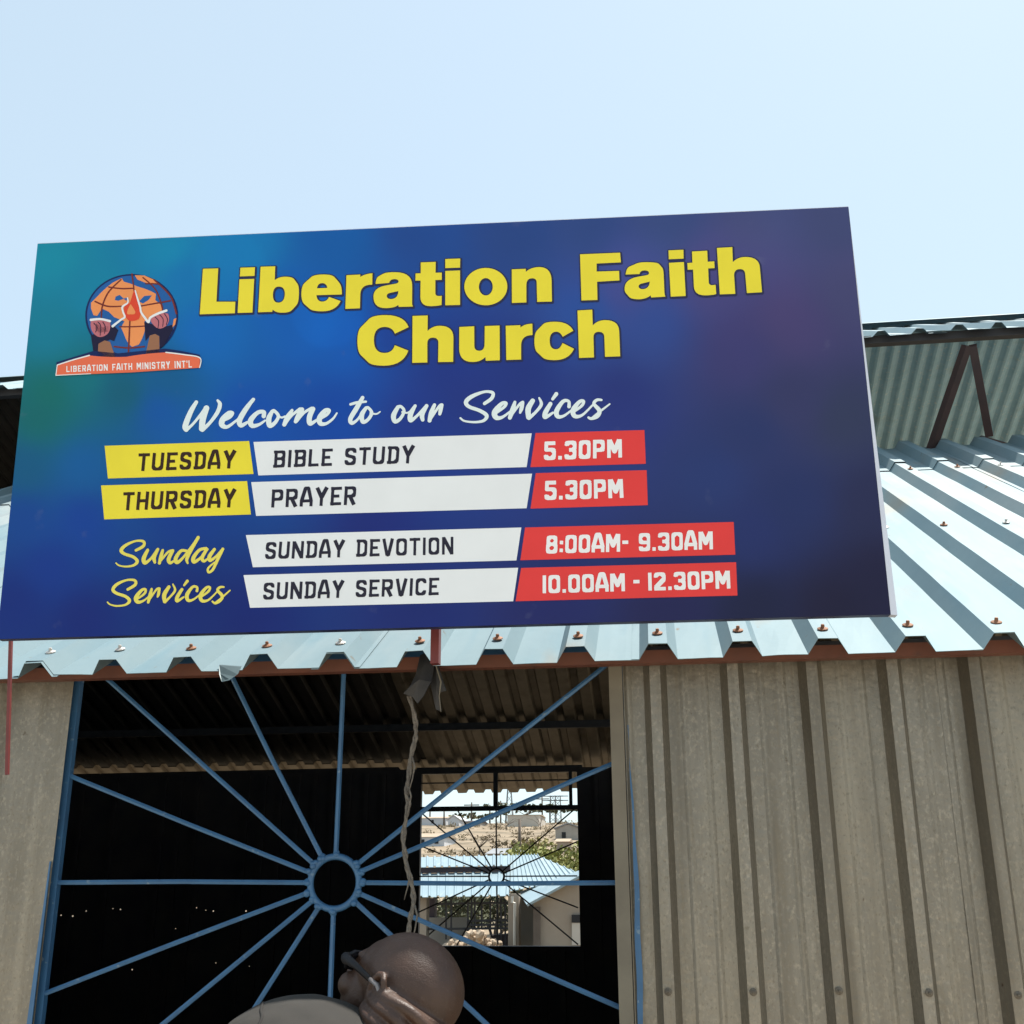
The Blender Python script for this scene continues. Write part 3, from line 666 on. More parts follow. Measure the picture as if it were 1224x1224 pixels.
# --- block lettering: strokes on a 0..1 high cell; c = corner cut
c = .17
BG = {
 'A': (.66, [[(.06,0),(.06,.28),(.25,1),(.41,1),(.60,.28),(.60,0)], [(.06,.30),(.60,.30)]]),
 'B': (.66, [[(0,.09),(.50,.09),(.57,.16),(.57,.44),(.50,.52),(.1,.52)], [(.1,.52),(.50,.52),(.57,.60),(.57,.84),(.50,.91),(0,.91)], [(.13,0),(.13,1)]]),
 'C': (.64, [[(.55,.70),(.55,.80),(.44,.91),(.20,.91),(.09,.80),(.09,.20),(.20,.09),(.44,.09),(.55,.20),(.55,.30)]]),
 'D': (.66, [[(0,.09),(.45,.09),(.57,.21),(.57,.79),(.45,.91),(0,.91)], [(.14,0),(.14,1)]]),
 'E': (.60, [[(.60,.09),(.0,.09)], [(.60,.91),(0,.91)], [(.10,.50),(.48,.50)], [(.10,0),(.10,1)]]),
 'F': (.60, [[(.60,.91),(0,.91)], [(.10,.50),(.48,.50)], [(.10,0),(.10,1)]]),
 'H': (.66, [[(.09,0),(.09,1)], [(.57,0),(.57,1)], [(.09,.5),(.57,.5)]]),
 'I': (.20, [[(.10,0),(.10,1)]]),
 'L': (.58, [[(.09,1),(.09,0)], [(0,.09),(.58,.09)]]),
 'M': (.80, [[(.09,0),(.09,1)], [(.71,0),(.71,1)], [(.12,.97),(.40,.36),(.68,.97)]]),
 'N': (.70, [[(.09,0),(.09,1)], [(.61,0),(.61,1)], [(.09,.97),(.61,.03)]]),
 'O': (.66, [[(.20,.09),(.46,.09),(.57,.20),(.57,.80),(.46,.91),(.20,.91),(.09,.80),(.09,.20),(.20,.09),(.46,.09)]]),
 'P': (.64, [[(0,.91),(.46,.91),(.55,.82),(.55,.54),(.46,.45),(.09,.45)], [(.09,0),(.09,1)]]),
 'R': (.66, [[(0,.91),(.47,.91),(.56,.82),(.56,.56),(.47,.47),(.09,.47)], [(.09,0),(.09,1)], [(.32,.47),(.57,0)]]),
 'S': (.64, [[(.55,.70),(.55,.80),(.45,.91),(.19,.91),(.09,.81),(.09,.63),(.18,.54),(.46,.47),(.55,.38),(.55,.19),(.45,.09),(.19,.09),(.09,.20),(.09,.30)]]),
 'T': (.64, [[(0,.91),(.64,.91)], [(.32,0),(.32,1)]]),
 'U': (.66, [[(.09,1),(.09,.20),(.20,.09),(.46,.09),(.57,.20),(.57,1)]]),
 'V': (.68, [[(.08,1),(.30,.03)], [(.60,1),(.38,.03)], [(.27,.06),(.41,.06)]]),
 'Y': (.70, [[(.08,1),(.35,.46)], [(.62,1),(.35,.46)], [(.35,.52),(.35,0)]]),
 '0': (.64, [[(.19,.09),(.45,.09),(.55,.19),(.55,.81),(.45,.91),(.19,.91),(.09,.81),(.09,.19),(.19,.09),(.45,.09)]]),
 '1': (.20, [[(.10,0),(.10,1)]]),
 '2': (.64, [[(.09,.72),(.09,.81),(.19,.91),(.45,.91),(.55,.81),(.55,.62),(.09,.16),(.09,.09)], [(0,.09),(.64,.09)]]),
 '3': (.64, [[(.09,.75),(.09,.82),(.18,.91),(.46,.91),(.55,.82),(.55,.58),(.48,.51),(.24,.51)], [(.48,.51),(.55,.44),(.55,.18),(.46,.09),(.18,.09),(.09,.18),(.09,.25)]]),
 '5': (.64, [[(.60,.91),(0.02,.91)], [(.10,.98),(.10,.56),(.44,.56),(.55,.46),(.55,.19),(.45,.09),(.19,.09),(.09,.19),(.09,.26)]]),
 '8': (.64, [[(.18,.09),(.46,.09),(.55,.18),(.55,.44),(.46,.52),(.18,.52),(.09,.44),(.09,.18),(.18,.09),(.46,.09)], [(.18,.52),(.46,.52),(.53,.60),(.53,.82),(.45,.91),(.19,.91),(.11,.82),(.11,.60),(.18,.52)]]),
 '9': (.64, [[(.55,.48),(.18,.48),(.09,.57),(.09,.82),(.18,.91),(.46,.91),(.55,.82),(.55,.18),(.46,.09),(.18,.09),(.09,.18),(.09,.25)]]),
 '.': (.20, [[(.10,0),(.10,.20)]]), ':': (.20, [[(.10,.06),(.10,.26)], [(.10,.50),(.10,.70)]]),
 '-': (.34, [[(0,.52),(.34,.52)]]), "'": (.16, [[(.08,.70),(.08,1)]]), ' ': (.40, [])}
def block(text, box, thick, gap=.16, name='lettering', mater=None, parent=None, lift=.0010, st=.3, spc=None):
    (tl, tr, br, bl) = box
    W = sum(BG[ch][0] if ch != ' ' or spc is None else spc for ch in text) + gap*(len(text)-1)
    def mp(x, y):
        u = x/W
        return ((bl[0]*(1-u)+br[0]*u)*(1-y)+(tl[0]*(1-u)+tr[0]*u)*y, (bl[1]*(1-u)+br[1]*u)*(1-y)+(tl[1]*(1-u)+tr[1]*u)*y)
    hh = math.hypot(tl[0]-bl[0], tl[1]-bl[1]); ww = math.hypot(tr[0]-tl[0], tr[1]-tl[1])/W
    VV = []; FF = []; x = 0
    for ch in text:
        wd, sts = BG[ch]
        if ch == ' ' and spc is not None: wd = spc
        segs = []
        for pl in sts:
            q = [mp(x+a, b_) for a, b_ in pl]
            for i in range(len(q)-1):
                a, b_ = q[i], q[i+1]; L = math.hypot(b_[0]-a[0], b_[1]-a[1]); dx, dy = (b_[0]-a[0])/L, (b_[1]-a[1])/L
                r = thick*(ww*abs(dy)+hh*abs(dx))/2
                segs.append((a[0], a[1], r, b_[0], b_[1], r))
                if i > 0: segs.append((a[0], a[1], min(r, r0_), a[0], a[1], min(r, r0_)))
                r0_ = r
        if segs:
            V, Fc = strokes_mesh(segs, st, True); n0 = len(VV); VV += V; FF += [tuple(i+n0 for i in f) for f in Fc]
        x += wd+gap
    return px_mesh(name, VV, face_out(VV, FF), lift, mater, parent)
def zb(o, s_, *pts): return quadpx(o, s_, pts)
block('TUESDAY', zb((110,500), 6.12, (343,258),(1057,235),(1045,367),(331,388)), .165, .16, mater=P_BR, parent=panels['y1'])
block('THURSDAY', zb((110,500), 6.12, (232,542),(1057,518),(1045,652),(220,675)), .165, .16, mater=P_BR, parent=panels['y2'])
block('BIBLE STUDY', zb((290,505), 5.564, (210,188),(1147,153),(1138,272),(203,303)), .16, .15, mater=P_K, parent=panels['w1'])
block('PRAYER', zb((290,505), 5.564, (197,447),(760,423),(752,548),(190,567)), .16, .15, mater=P_K, parent=panels['w2'])
block('SUNDAY DEVOTION', zb((280,620), 4.371, (168,123),(1146,95),(1146,187),(160,213)), .16, .15, mater=P_K, parent=panels['w3'])
block('SUNDAY SERVICE', zb((280,620), 4.371, (156,335),(1072,308),(1068,400),(150,425)), .16, .15, mater=P_K, parent=panels['w4'])
block('5.30PM', zb((620,505), 7.2, (224,168),(885,145),(888,303),(217,325)), .20, .15, mater=P_RW, parent=panels['r1'])
block('5.30PM', zb((620,505), 7.2, (230,506),(893,488),(901,650),(222,668)), .20, .15, mater=P_RW, parent=panels['r2'])
block('8:00AM- 9.30AM', zb((600,615), 4.2207, (225,108),(1062,86),(1064,176),(222,198)), .19, .13, mater=P_RW, parent=panels['r3'], spc=.35)
block('10.00AM - 12.30PM', zb((600,615), 4.2207, (205,308),(1148,284),(1152,374),(205,398)), .19, .13, mater=P_RW, parent=panels['r4'], spc=.22)

# --- brush script
def spline(pts, n=7):
    out = []
    P = [pts[0]]+pts+[pts[-1]]
    for i in range(1, len(P)-2):
        p0, p1, p2, p3 = [np.array(P[i+k-1], float) for k in range(4)]
        for k in range(n):
            t_ = k/n; out.append(.5*((2*p1)+(-p0+p2)*t_+(2*p0-5*p1+4*p2-p3)*t_*t_+(-p0+3*p1-3*p2+p3)*t_**3))
    out.append(np.array(pts[-1], float)); return out
def script(name, o, s_, lines, mater, parent, k=1.0, lift=.0009):
    segs = []
    for pl in lines:
        q = spline(pl)
        for a, b_ in zip(q, q[1:]): segs.append((o[0]+a[0]/s_, o[1]+a[1]/s_, max(a[2], 4)/s_/2*k, o[0]+b_[0]/s_, o[1]+b_[1]/s_, max(b_[2], 4)/s_/2*k))
    V, Fc = strokes_mesh(segs, .3); return V, Fc
WEL = [[(152,128,22),(110,200,30),(72,300,34),(78,330,26)], [(80,330,22),(125,290,16),(180,225,18),(222,172,24)], [(226,172,34),(200,250,38),(192,322,34)], [(196,330,26),(250,280,20),(305,205,24),(325,145,24),(308,115,14)],
 [(350,262,16),(398,238,18),(418,208,18),(390,208,26),(345,255,34),(340,295,32),(380,308,20),(445,262,14)],
 [(445,265,14),(510,190,16),(570,108,20)], [(568,108,20),(510,185,30),(468,262,32),(480,298,26),(525,275,16)],
 [(645,230,26),(645,200,24),(600,205,24),(550,260,32),(560,300,28),(610,292,18),(655,262,12)],
 [(705,198,22),(682,250,32),(690,300,28),(730,275,22),(752,228,20),(722,192,20),(705,198,22)], [(745,225,12),(775,240,12),(800,232,12)],
 [(852,188,18),(820,240,32),(795,292,24)], [(800,285,20),(850,225,16),(910,178,20)], [(925,182,26),(895,235,30),(878,270,22)], [(885,268,18),(940,205,16),(995,172,18)], [(1005,178,28),(980,235,32),(985,285,26),(1045,250,12)],
 [(1060,248,16),(1108,218,18),(1125,188,18),(1095,190,26),(1055,240,32),(1058,282,28),(1100,285,18),(1150,250,14),(1180,208,10)]]
TOO = [[(228,106,26),(180,190,34),(130,275,32),(140,312,26),(185,285,18),(232,215,14)], [(130,160,18),(185,145,20),(255,138,16)],
 [(255,190,24),(222,245,34),(230,302,28),(270,285,24),(302,230,24),(275,188,20),(255,190,24)], [(292,232,14),(340,238,12),(370,220,10)],
 [(515,182,26),(480,250,36),(492,300,28),(535,275,24),(565,215,22),(540,178,20),(515,182,26)], [(550,222,14),(595,228,12),(640,190,12)],
 [(655,172,22),(618,240,36),(618,290,30),(665,258,20),(742,175,20)], [(748,172,26),(712,240,34),(716,285,26)],
 [(812,165,24),(785,230,32),(772,292,28)], [(785,270,20),(850,175,18),(870,165,22)], [(872,165,24),(862,205,28),(855,238,22)]]
SER = [[(240,138,20),(292,100,22),(300,60,20),(240,52,16),(150,85,24),(105,125,26),(125,160,22),(205,190,22),(255,225,24),(235,262,18),(170,274,14),(95,266,12),(64,245,12)],
 [(330,205,14),(385,162,18),(398,135,18),(365,140,24),(315,200,34),(325,240,30),(370,238,18),(435,190,12)], [(462,128,18),(445,185,30),(425,242,24)], [(440,218,16),(495,145,16),(520,128,18)], [(518,135,22),(510,175,24),(500,205,14)],
 [(592,118,28),(560,175,34),(562,238,30)], [(565,245,22),(615,200,18),(655,145,20),(640,98,12)], [(765,68,24),(738,105,18)], [(722,140,24),(685,205,30),(685,238,24),(740,205,14)],
 [(858,160,22),(855,122,18),(815,122,22),(768,190,30),(775,232,26),(820,228,16),(885,180,12)],
 [(890,200,14),(950,155,18),(965,122,18),(935,125,22),(888,185,30),(900,230,26),(955,222,16),(1030,150,12)],
 [(1095,112,14),(1062,112,18),(1040,140,20),(1080,190,26),(1065,232,22),(1020,248,18),(1000,240,14)], [(1020,250,14),(1080,200,14),(1155,142,10)]]
V1, F1 = script('', (210,460), 6.12, WEL, None, None, 1.22); V2, F2 = script('', (400,460), 6.8, TOO, None, None, 1.15); V3, F3 = script('', (540,460), 6.12, SER, None, None, 1.2)
VV = V1+V2+V3; FF = list(F1)+[tuple(i+len(V1) for i in f) for f in F2]+[tuple(i+len(V1)+len(V2) for i in f) for f in F3]
px_mesh('welcome_lettering', VV, face_out(VV, FF), .0009, P_SC, SIGN)
SUN_ = [[(325,190,18),(385,155,20),(385,118,18),(320,115,14),(240,150,20),(205,190,24),(230,218,20),(305,245,20),(335,280,22),(305,312,16),(240,322,12),(185,312,10),(163,294,10)],
 [(420,188,20),(388,255,28),(398,292,24),(445,258,16),(495,188,16)], [(502,182,20),(472,245,26),(478,288,18)], [(542,190,18),(528,240,24),(515,294,20)], [(530,270,14),(585,205,16),(625,190,16)], [(622,195,22),(590,262,26),(605,292,20),(650,262,10)],
 [(735,195,18),(690,195,20),(648,255,26),(660,288,24),(715,240,16),(830,85,14)], [(830,86,22),(770,190,24),(738,260,22),(745,295,12)],
 [(895,175,20),(840,188,20),(792,250,26),(798,284,24),(850,250,16),(905,182,16)], [(898,185,20),(862,250,24),(880,278,18),(925,240,10)],
 [(962,182,20),(922,240,26),(928,272,22),(975,240,16),(1028,180,16)], [(1030,180,20),(992,255,22),(950,345,18),(915,368,16),(912,335,14),(962,288,10)]]
SE2 = [[(258,508,18),(318,470,20),(315,435,18),(250,432,14),(172,465,20),(138,508,22),(165,538,20),(240,565,20),(272,600,22),(240,632,14),(170,642,12),(115,630,10),(94,612,10)],
 [(345,580,12),(395,540,16),(402,508,16),(370,515,20),(325,575,28),(340,610,24),(385,600,14),(435,560,10)], [(452,505,16),(438,560,24),(424,612,18)], [(435,590,12),(490,510,14),(515,500,16)], [(514,505,18),(508,545,20),(500,568,12)],
 [(592,488,22),(555,550,28),(558,606,24)], [(560,610,18),(605,565,14),(642,515,16),(625,466,10)], [(742,440,20),(716,474,14)], [(698,508,20),(660,570,24),(660,602,20),(712,570,12)],
 [(820,520,18),(820,490,16),(785,488,18),(740,550,26),(748,596,22),(790,590,14),(850,545,10)], [(852,570,12),(912,525,16),(925,492,16),(895,495,18),(850,555,26),(862,600,22),(915,592,14),(985,525,10)],
 [(1038,488,12),(1008,490,16),(988,515,18),(1025,560,22),(1010,598,18),(970,620,16),(946,606,12)], [(965,620,12),(1025,572,12),(1088,516,10)]]
V1, F1 = script('', (115,630), 6.8, SUN_, None, None, 1.22); V2, F2 = script('', (115,630), 6.8, SE2, None, None, 1.22)
VV = V1+V2; FF = list(F1)+[tuple(i+len(V1) for i in f) for f in F2]
px_mesh('sunday_lettering', VV, face_out(VV, FF), .0009, P_YS, SIGN)

# --- ministry emblem: globe, two fists breaking a chain, flame, name ribbon
EO, ES = (60, 310), 6.12
def ez(pts): return [(EO[0]+x/ES, EO[1]+y/ES) for x, y in pts]
E_BL = flatmat('emblem_blue', (38,88,150)); E_NV = flatmat('emblem_navy', (28,38,82)); E_OR = flatmat('emblem_orange', (222,138,84)); E_MR = flatmat('emblem_maroon', (108,46,40)); E_RD = flatmat('emblem_red', (205,70,48)); E_PK = flatmat('emblem_fist', (176,104,112)); E_BN = flatmat('emblem_forearm', (142,100,76)); E_RB = flatmat('emblem_ribbon', (214,104,74)); E_DK = flatmat('emblem_dark', (34,30,54))
EM = poly_part('emblem', ez(ellipse(597,414,340,306,60)), .0005, E_NV, SIGN)
poly_part('globe', ez(ellipse(597,412,326,292,60)), .0008, E_BL, EM)
def land(name, polys, mater, lift):
    VV, FF = [], []
    for p in polys:
        V, Fc = cdt_mesh([ez(flat_contour(p, 5))], lambda x, y, q=ez(flat_contour(p, 5)): pip(q, x, y)); n0 = len(VV); VV += [(v.x, v.y) for v in V]; FF += [tuple(i+n0 for i in f) for f in Fc]
    return px_mesh(name, VV, face_out(VV, FF), lift, mater, EM)
land('continent', [
 [(345,275),(400,215,1),(460,172),(525,140),(540,165),(590,180),(640,200),(690,215),(740,235),(775,255),(770,300),(812,335),(825,380),(770,410),(730,440),(690,455),(700,490),(690,560,1),(650,625),(600,642),(560,610,1),(540,545),(520,500),(545,455),(470,425),(430,385),(380,362),(345,415),(318,410),(300,360),(300,320)],
 [(620,118),(690,120),(760,150),(795,182),(740,185),(690,170),(640,150)], [(905,440),(925,430),(915,480),(895,500)]], E_OR, .0011)
land('inland_sea', [[(480,275),(510,262),(540,290),(500,305),(475,300)], [(535,290),(570,280),(560,305)], [(650,310),(690,270),(745,265),(720,300),(680,325)]], E_BL, .0013)
def est(name, lines, mater, lift, parent=EM):
    segs = []
    for pl in lines:
        q = spline(pl, 6)
        for a, b_ in zip(q, q[1:]): segs.append((EO[0]+a[0]/ES, EO[1]+a[1]/ES, a[2]/ES/2, EO[0]+b_[0]/ES, EO[1]+b_[1]/ES, b_[2]/ES/2))
    V, Fc = strokes_mesh(segs, .25); return px_mesh(name, V, face_out(V, Fc), lift, mater, parent)
est('graticule', [[(600,110,12),(612,200,9),(615,240,9)], [(585,440,10),(580,560,12),(573,715,12)], [(520,150,9),(430,240,11),(385,340,11),(375,430,10)], [(680,135,9),(770,220,10),(815,330,12),(825,380,10)],
  [(430,205,10),(520,216,10),(610,214,10)], [(330,310,11),(420,345,11),(530,345,9)], [(655,345,9),(740,330,10),(880,305,11)], [(510,495,9),(600,495,9),(700,490,9)], [(470,640,11),(580,650,11),(690,640,11)], [(760,150,9),(880,270,12),(925,400,12)], [(700,180,9),(760,180,9),(800,185,9)]], E_MR, .0014)
for q_ in [[(300,560),(340,540),(460,480),(500,520),(470,600),(440,590),(350,620),(355,700),(318,680)], [(690,460),(760,480),(830,500),(895,480),(900,520),(830,640),(805,650),(800,560),(735,555),(700,600)]]: land('wrist', [q_], E_DK, .0015)
for q_ in [[(355,620),(400,595),(440,605),(478,715),(430,728),(350,705)], [(730,560),(770,548),(800,565),(802,690),(700,700)]]: land('forearm', [q_], E_BN, .0016)
land('fist', [[(300,455),(370,440,1),(440,455),(450,520,1),(420,550),(370,590,1),(330,555),(290,520,1)], [(740,430),(800,380,1),(865,400),(885,450,1),(850,490),(800,530,1),(765,490),(730,460,1)], [(340,470),(380,500),(430,490),(430,530),(360,540),(330,510)]], E_PK, .0017)
est('finger_line', [[(322,470,7),(345,500,6),(335,535,6)], [(352,462,7),(372,490,6),(368,560,5)], [(388,462,7),(405,495,6),(400,545,5)], [(770,425,6),(795,455,6),(790,510,5)], [(800,405,6),(828,440,6),(825,495,5)], [(838,400,6),(860,440,6),(852,480,5)]], E_DK, .0019)
land('flame', [[(615,225),(645,290,1),(655,360),(672,400,1),(650,440),(610,460,1),(575,450),(545,420,1),(542,370),(545,330,1),(575,300),(582,330),(600,280,1)]], E_RD, .0017)
land('flame_core', [[(592,330),(612,360,1),(625,385),(630,410,1),(590,405),(560,410,1),(565,390),(570,360,1)]], E_OR, .0019)
est('chain', [[(568,285,9),(570,320,11),(532,350,14),(535,385,13),(548,425,14),(520,445,14),(460,492,18)], [(625,232,9),(640,285,12),(660,350,14),(668,390,14),(695,430,16),(722,462,16),(735,430,16),(790,400,17),(852,378,18)], [(300,446,18),(370,440,16),(440,455,17)]], P_W, .0020)
land('ribbon_stripe', [[(48,755),(180,715,1),(320,672),(500,690),(840,655),(960,670,1),(1095,700),(1098,730),(600,740),(50,800)]], E_NV, .0016)  # navy stripe printed behind the ribbon's top edge
RB = land('ribbon', [[(45,852),(55,778),(160,735,1),(290,706),(420,722,1),(560,716),(700,690,1),(850,684),(980,700,1),(1098,724),(1096,796),(600,830)]], E_RB, .0021)
est('ribbon_edge', [[(56,776,8),(160,742,9),(290,706,9)], [(850,684,9),(980,700,9),(1098,724,8),(1096,796,6)], [(45,852,6),(300,840,5)], [(55,778,6),(45,852,6)]], P_RW, .0023)
block("LIBERATION FAITH MINISTRY INT'L", ez([(122,784),(1038,742),(1040,795),(122,828)]), .17, .20, name='ribbon_lettering', mater=P_RW, parent=EM, lift=.0024, st=.2)

# ------------------------------------------------------------------ person below the sign, seen from behind, head thrown back and turned left
Hc = onY(493, 1178, 1.75)
PE = empty('person', (Hc.x-.10, 1.76, 0), 'bald man in grey-brown shirt and dark glasses, head tilted back before the window', 'person')
def cv(x, y, z): return rt*x + up*y + fw*z
hf = cv(-.70, .27, .67).normalized(); hu = cv(.44, .89, .08); hu = (hu-hf*hu.dot(hf)).normalized(); hl = hu.cross(hf)
Z = Vector((0, 0, 1)); fh = Vector((-math.sin(R(34)), math.cos(R(34)), 0)); HS = .90
Ho = Hc + (hf*.010 - hu*.024)*HS
def H(f, l, u): return Ho + (hf*f + hl*l + hu*u)*HS
AX = (hf*HS, hl*HS, hu*HS)
b = MB()
b.ell(H(-.010, 0, .024), (.094, .077, .077), AX, 32, 20)          # skull
b.ell(H(.034, 0, .018), (.058, .066, .058), AX, 24, 14)           # forehead
b.ell(H(.050, 0, -.028), (.050, .062, .066), AX, 24, 14)          # face
b.ell(H(.052, 0, -.082), (.036, .040, .030), AX, 20, 12)          # jaw and chin
b.ell(H(.070, 0, -.092), (.018, .020, .016), AX)
for s_ in (-1, 1):
    b.cap(H(.045, s_*.038, -.080), H(-.005, s_*.056, -.045), .016, .014)  # jaw line
    b.ell(H(.070, s_*.042, -.024), (.024, .024, .022), AX)        # cheekbone
    b.ell(H(.080, s_*.030, .012), (.012, .017, .009), AX)         # eye
    b.cap(H(.088, s_*.012, .026), H(.074, s_*.048, .026), .008, .006)     # brow
    # ear: rim, lobe and bowl
    pts = [H(-.004+.030*math.cos(t_)*.62-.010, s_*(.079+.006*math.sin(t_)+.007*(math.cos(t_) < 0)), 0.006+.034*math.sin(t_)) for t_ in [R(a) for a in range(-60, 271, 30)]]
    for p_, q_ in zip(pts, pts[1:]): b.cap(p_, q_, .0050, .0050, 8, 3)
    b.ell(H(-.008, s_*.074, .004), (.017, .008, .027), AX)
    b.ell(H(-.002, s_*.079, -.028), (.009, .006, .010), AX)
b.cap(H(.088, 0, .016), H(.112, 0, -.022), .008, .012); b.ell(H(.108, 0, -.028), (.012, .018, .009), AX)   # nose
b.cap(H(.092, -.018, -.050), H(.092, .018, -.050), .007, .007); b.cap(H(.090, -.016, -.061), H(.090, .016, -.061), .008, .008)   # lips
# neck, nape rolls, shoulders, trunk, limbs
na = cv(.52, .80, .30).normalized(); n1 = na.orthogonal().normalized(); n2_ = na.cross(n1); nk0 = onY(496, 1196, 1.75) - fw*.040
for k in range(7):
    cc = nk0 - na*.0165*k; ra_ = .0590+.0014*k
    for q in range(32):
        t0, t1 = 2*math.pi*q/32, 2*math.pi*(q+1)/32
        wob_ = lambda t: na*(.0035*math.sin(t*2+k*1.3)+.0015*math.sin(t*5+k))
        b.cap(cc+(n1*math.cos(t0)+n2_*math.sin(t0))*ra_+wob_(t0), cc+(n1*math.cos(t1)+n2_*math.sin(t1))*ra_+wob_(t1), .0083, .0083, 10, 3)
b.tube([nk0 + na*.012, nk0 - na*.03, nk0 - na*.11], [.056, .0570, .0625], 32)
nb = nk0 - na*.085; nt_ = nk0
b.cap(nb, Vector((nb.x-.02, nb.y+.03, nb.z-.10)), .062, .075, 24)
sd = Vector((math.cos(R(34)), math.sin(R(34)), 0))    # along the shoulders
fd = Vector((-sd.y, sd.x, 0)); fd = -fd if fd.dot(fh) < 0 else fd
B0 = nb + Vector((-.01, 0, -.03))
def T(s_, f_, z_): return Vector((B0.x, B0.y, 0)) + sd*s_ + fd*f_ + Z*(z_ + (nb.z-1.55) - .34*s_*min(1, max(0, (z_-1.0)/.35)))
TX = (sd, fd, Z)
def trunk(b, g):
    b.ell(T(0, -.005, 1.34), (.165+g, .105+g, .20), TX, 32, 18); b.ell(T(0, 0, 1.14), (.150+g, .105+g, .20), TX, 32, 18); b.ell(T(0, 0, .95), (.160+g, .110+g, .14), TX, 32, 18)
    b.cap(T(-.155, 0, 1.475), T(.155, 0, 1.475), .055+g, .055+g, 20)
    b.cap(T(-.05, 0, 1.50), T(.05, 0, 1.50), .060+g, .060+g, 20)
trunk(b, -.006)
arms = {}
for s_ in (-1, 1):
    sh_, el_, wr_ = T(s_*.185, 0, 1.47), T(s_*.235, -.03, 1.18), T(s_*.225, .06, .94)
    arms[s_] = (sh_, el_, wr_)
    b.cap(sh_, el_, .050, .038, 18); b.cap(el_, wr_, .039, .026, 18)
    pm = wr_ + Vector((0, 0, -.055)) + fd*.015
    b.ell(pm, (.016, .042, .052), TX)
    for k, ln in enumerate((.068, .078, .073, .058)):
        f0 = pm + fd*(.030-.020*k) + Z*-.040; f1 = f0 + Z*(-ln*.55) + fd*.004; f2 = f1 + Z*(-ln*.45) - sd*(s_*.014)
        b.cap(f0, f1, .0092, .0085, 10, 3); b.cap(f1, f2, .0085, .007, 10, 3)
    t0 = pm + fd*.034 + Z*.015; t1 = t0 + fd*.026 + Z*-.035; b.cap(t0, t1, .0115, .010, 10, 3); b.cap(t1, t1+Z*-.028-fd*.002, .010, .008, 10, 3)
    hp, kn, an = T(s_*.085, 0, .92), T(s_*.095, .012, .50), T(s_*.10, -.01, .09)
    b.cap(hp, kn, .082, .055, 20); b.cap(kn, an, .054, .036, 20); b.cap(an, T(s_*.11, .12, .045), .036, .030, 16)
body = b.build('body', M['skin'], PE, True)
def remesh(o, vox, it=6, fac=.5):
    r = o.modifiers.new('remesh', 'REMESH'); r.mode = 'VOXEL'; r.voxel_size = vox; r.use_smooth_shade = True
    q = o.modifiers.new('smooth', 'SMOOTH'); q.iterations = it; q.factor = fac
remesh(body, .0028, 2, .5)
b = MB(); trunk(b, .012)
# the near shoulder is raised
b.ell(T(-.13, -.01, 1.49), (.085, .085, .060), TX, 24, 14)
for s_ in (-1, 1):
    sh_, el_, wr_ = arms[s_]; b.cap(sh_, sh_.lerp(el_, .85), .068, .058, 20)
# collar
b.cap(nb - na*.055, Vector((nb.x-.03, nb.y+.03, nb.z-.16)), .082, .12, 24)
b.cap(nb - na*.05 + rt*.02, T(.16, 0, 1.46), .075, .065, 20)
b.ell(onY(376, 1277, 1.67), (.142, .13, .080), (cv(.985, -.17, 0), cv(0, 0, 1), cv(.17, .985, 0)), 28, 16)
b.ell(onY(308, 1298, 1.66), (.078, .10, .084), (cv(.94, .34, 0), cv(0, 0, 1), cv(-.34, .94, 0)), 24, 14)
shirt = b.build('shirt', M['shirt'], PE, True); remesh(shirt, .006, 3, .5)
tx = bpy.data.textures.new('cloth_folds', 'CLOUDS'); tx.noise_scale = .13; tx.noise_depth = 2
dm = shirt.modifiers.new('folds', 'DISPLACE'); dm.texture = tx; dm.strength = .016; dm.mid_level = .5; dm.texture_coords = 'LOCAL'
# shoulder seam laid on the cloth
bpy.context.view_layer.update(); dg = bpy.context.evaluated_depsgraph_get(); ev = shirt.evaluated_get(dg); iv = shirt.matrix_world.inverted(); q = []
sm_px = spline([(316, 1192), (314, 1200), (312, 1208), (313, 1216), (309, 1226), (303, 1240)], 6)
for x_, y_ in sm_px:
    r_ = ray(x_, y_).normalized(); ok, hit, *_ = ev.ray_cast(iv @ CAM, iv.to_3x3() @ r_)
    if ok: q.append(shirt.matrix_world @ hit)
if len(q) > 3:
    b = MB(); b.tube(q, .0022, 6); b.build('seam', M['seam'], shirt, True)
b = MB()
for s_ in (-1, 1):
    hp, kn, an = T(s_*.085, 0, .92), T(s_*.095, .012, .50), T(s_*.10, -.01, .09)
    b.cap(hp, kn, .098, .073, 20); b.cap(kn, an+Z*.0, .072, .062, 20)
b.ell(T(0, 0, .93), (.178, .128, .12), TX, 28, 16)
tr = b.build('trousers', M['trouser'], PE, True); remesh(tr, .010, 4)
for s_ in (-1, 1):
    b = MB(); b.cap(T(s_*.10, -.02, .045), T(s_*.115, .16, .038), .046, .040, 18); b.build('shoe', M['shoe'], PE, True)
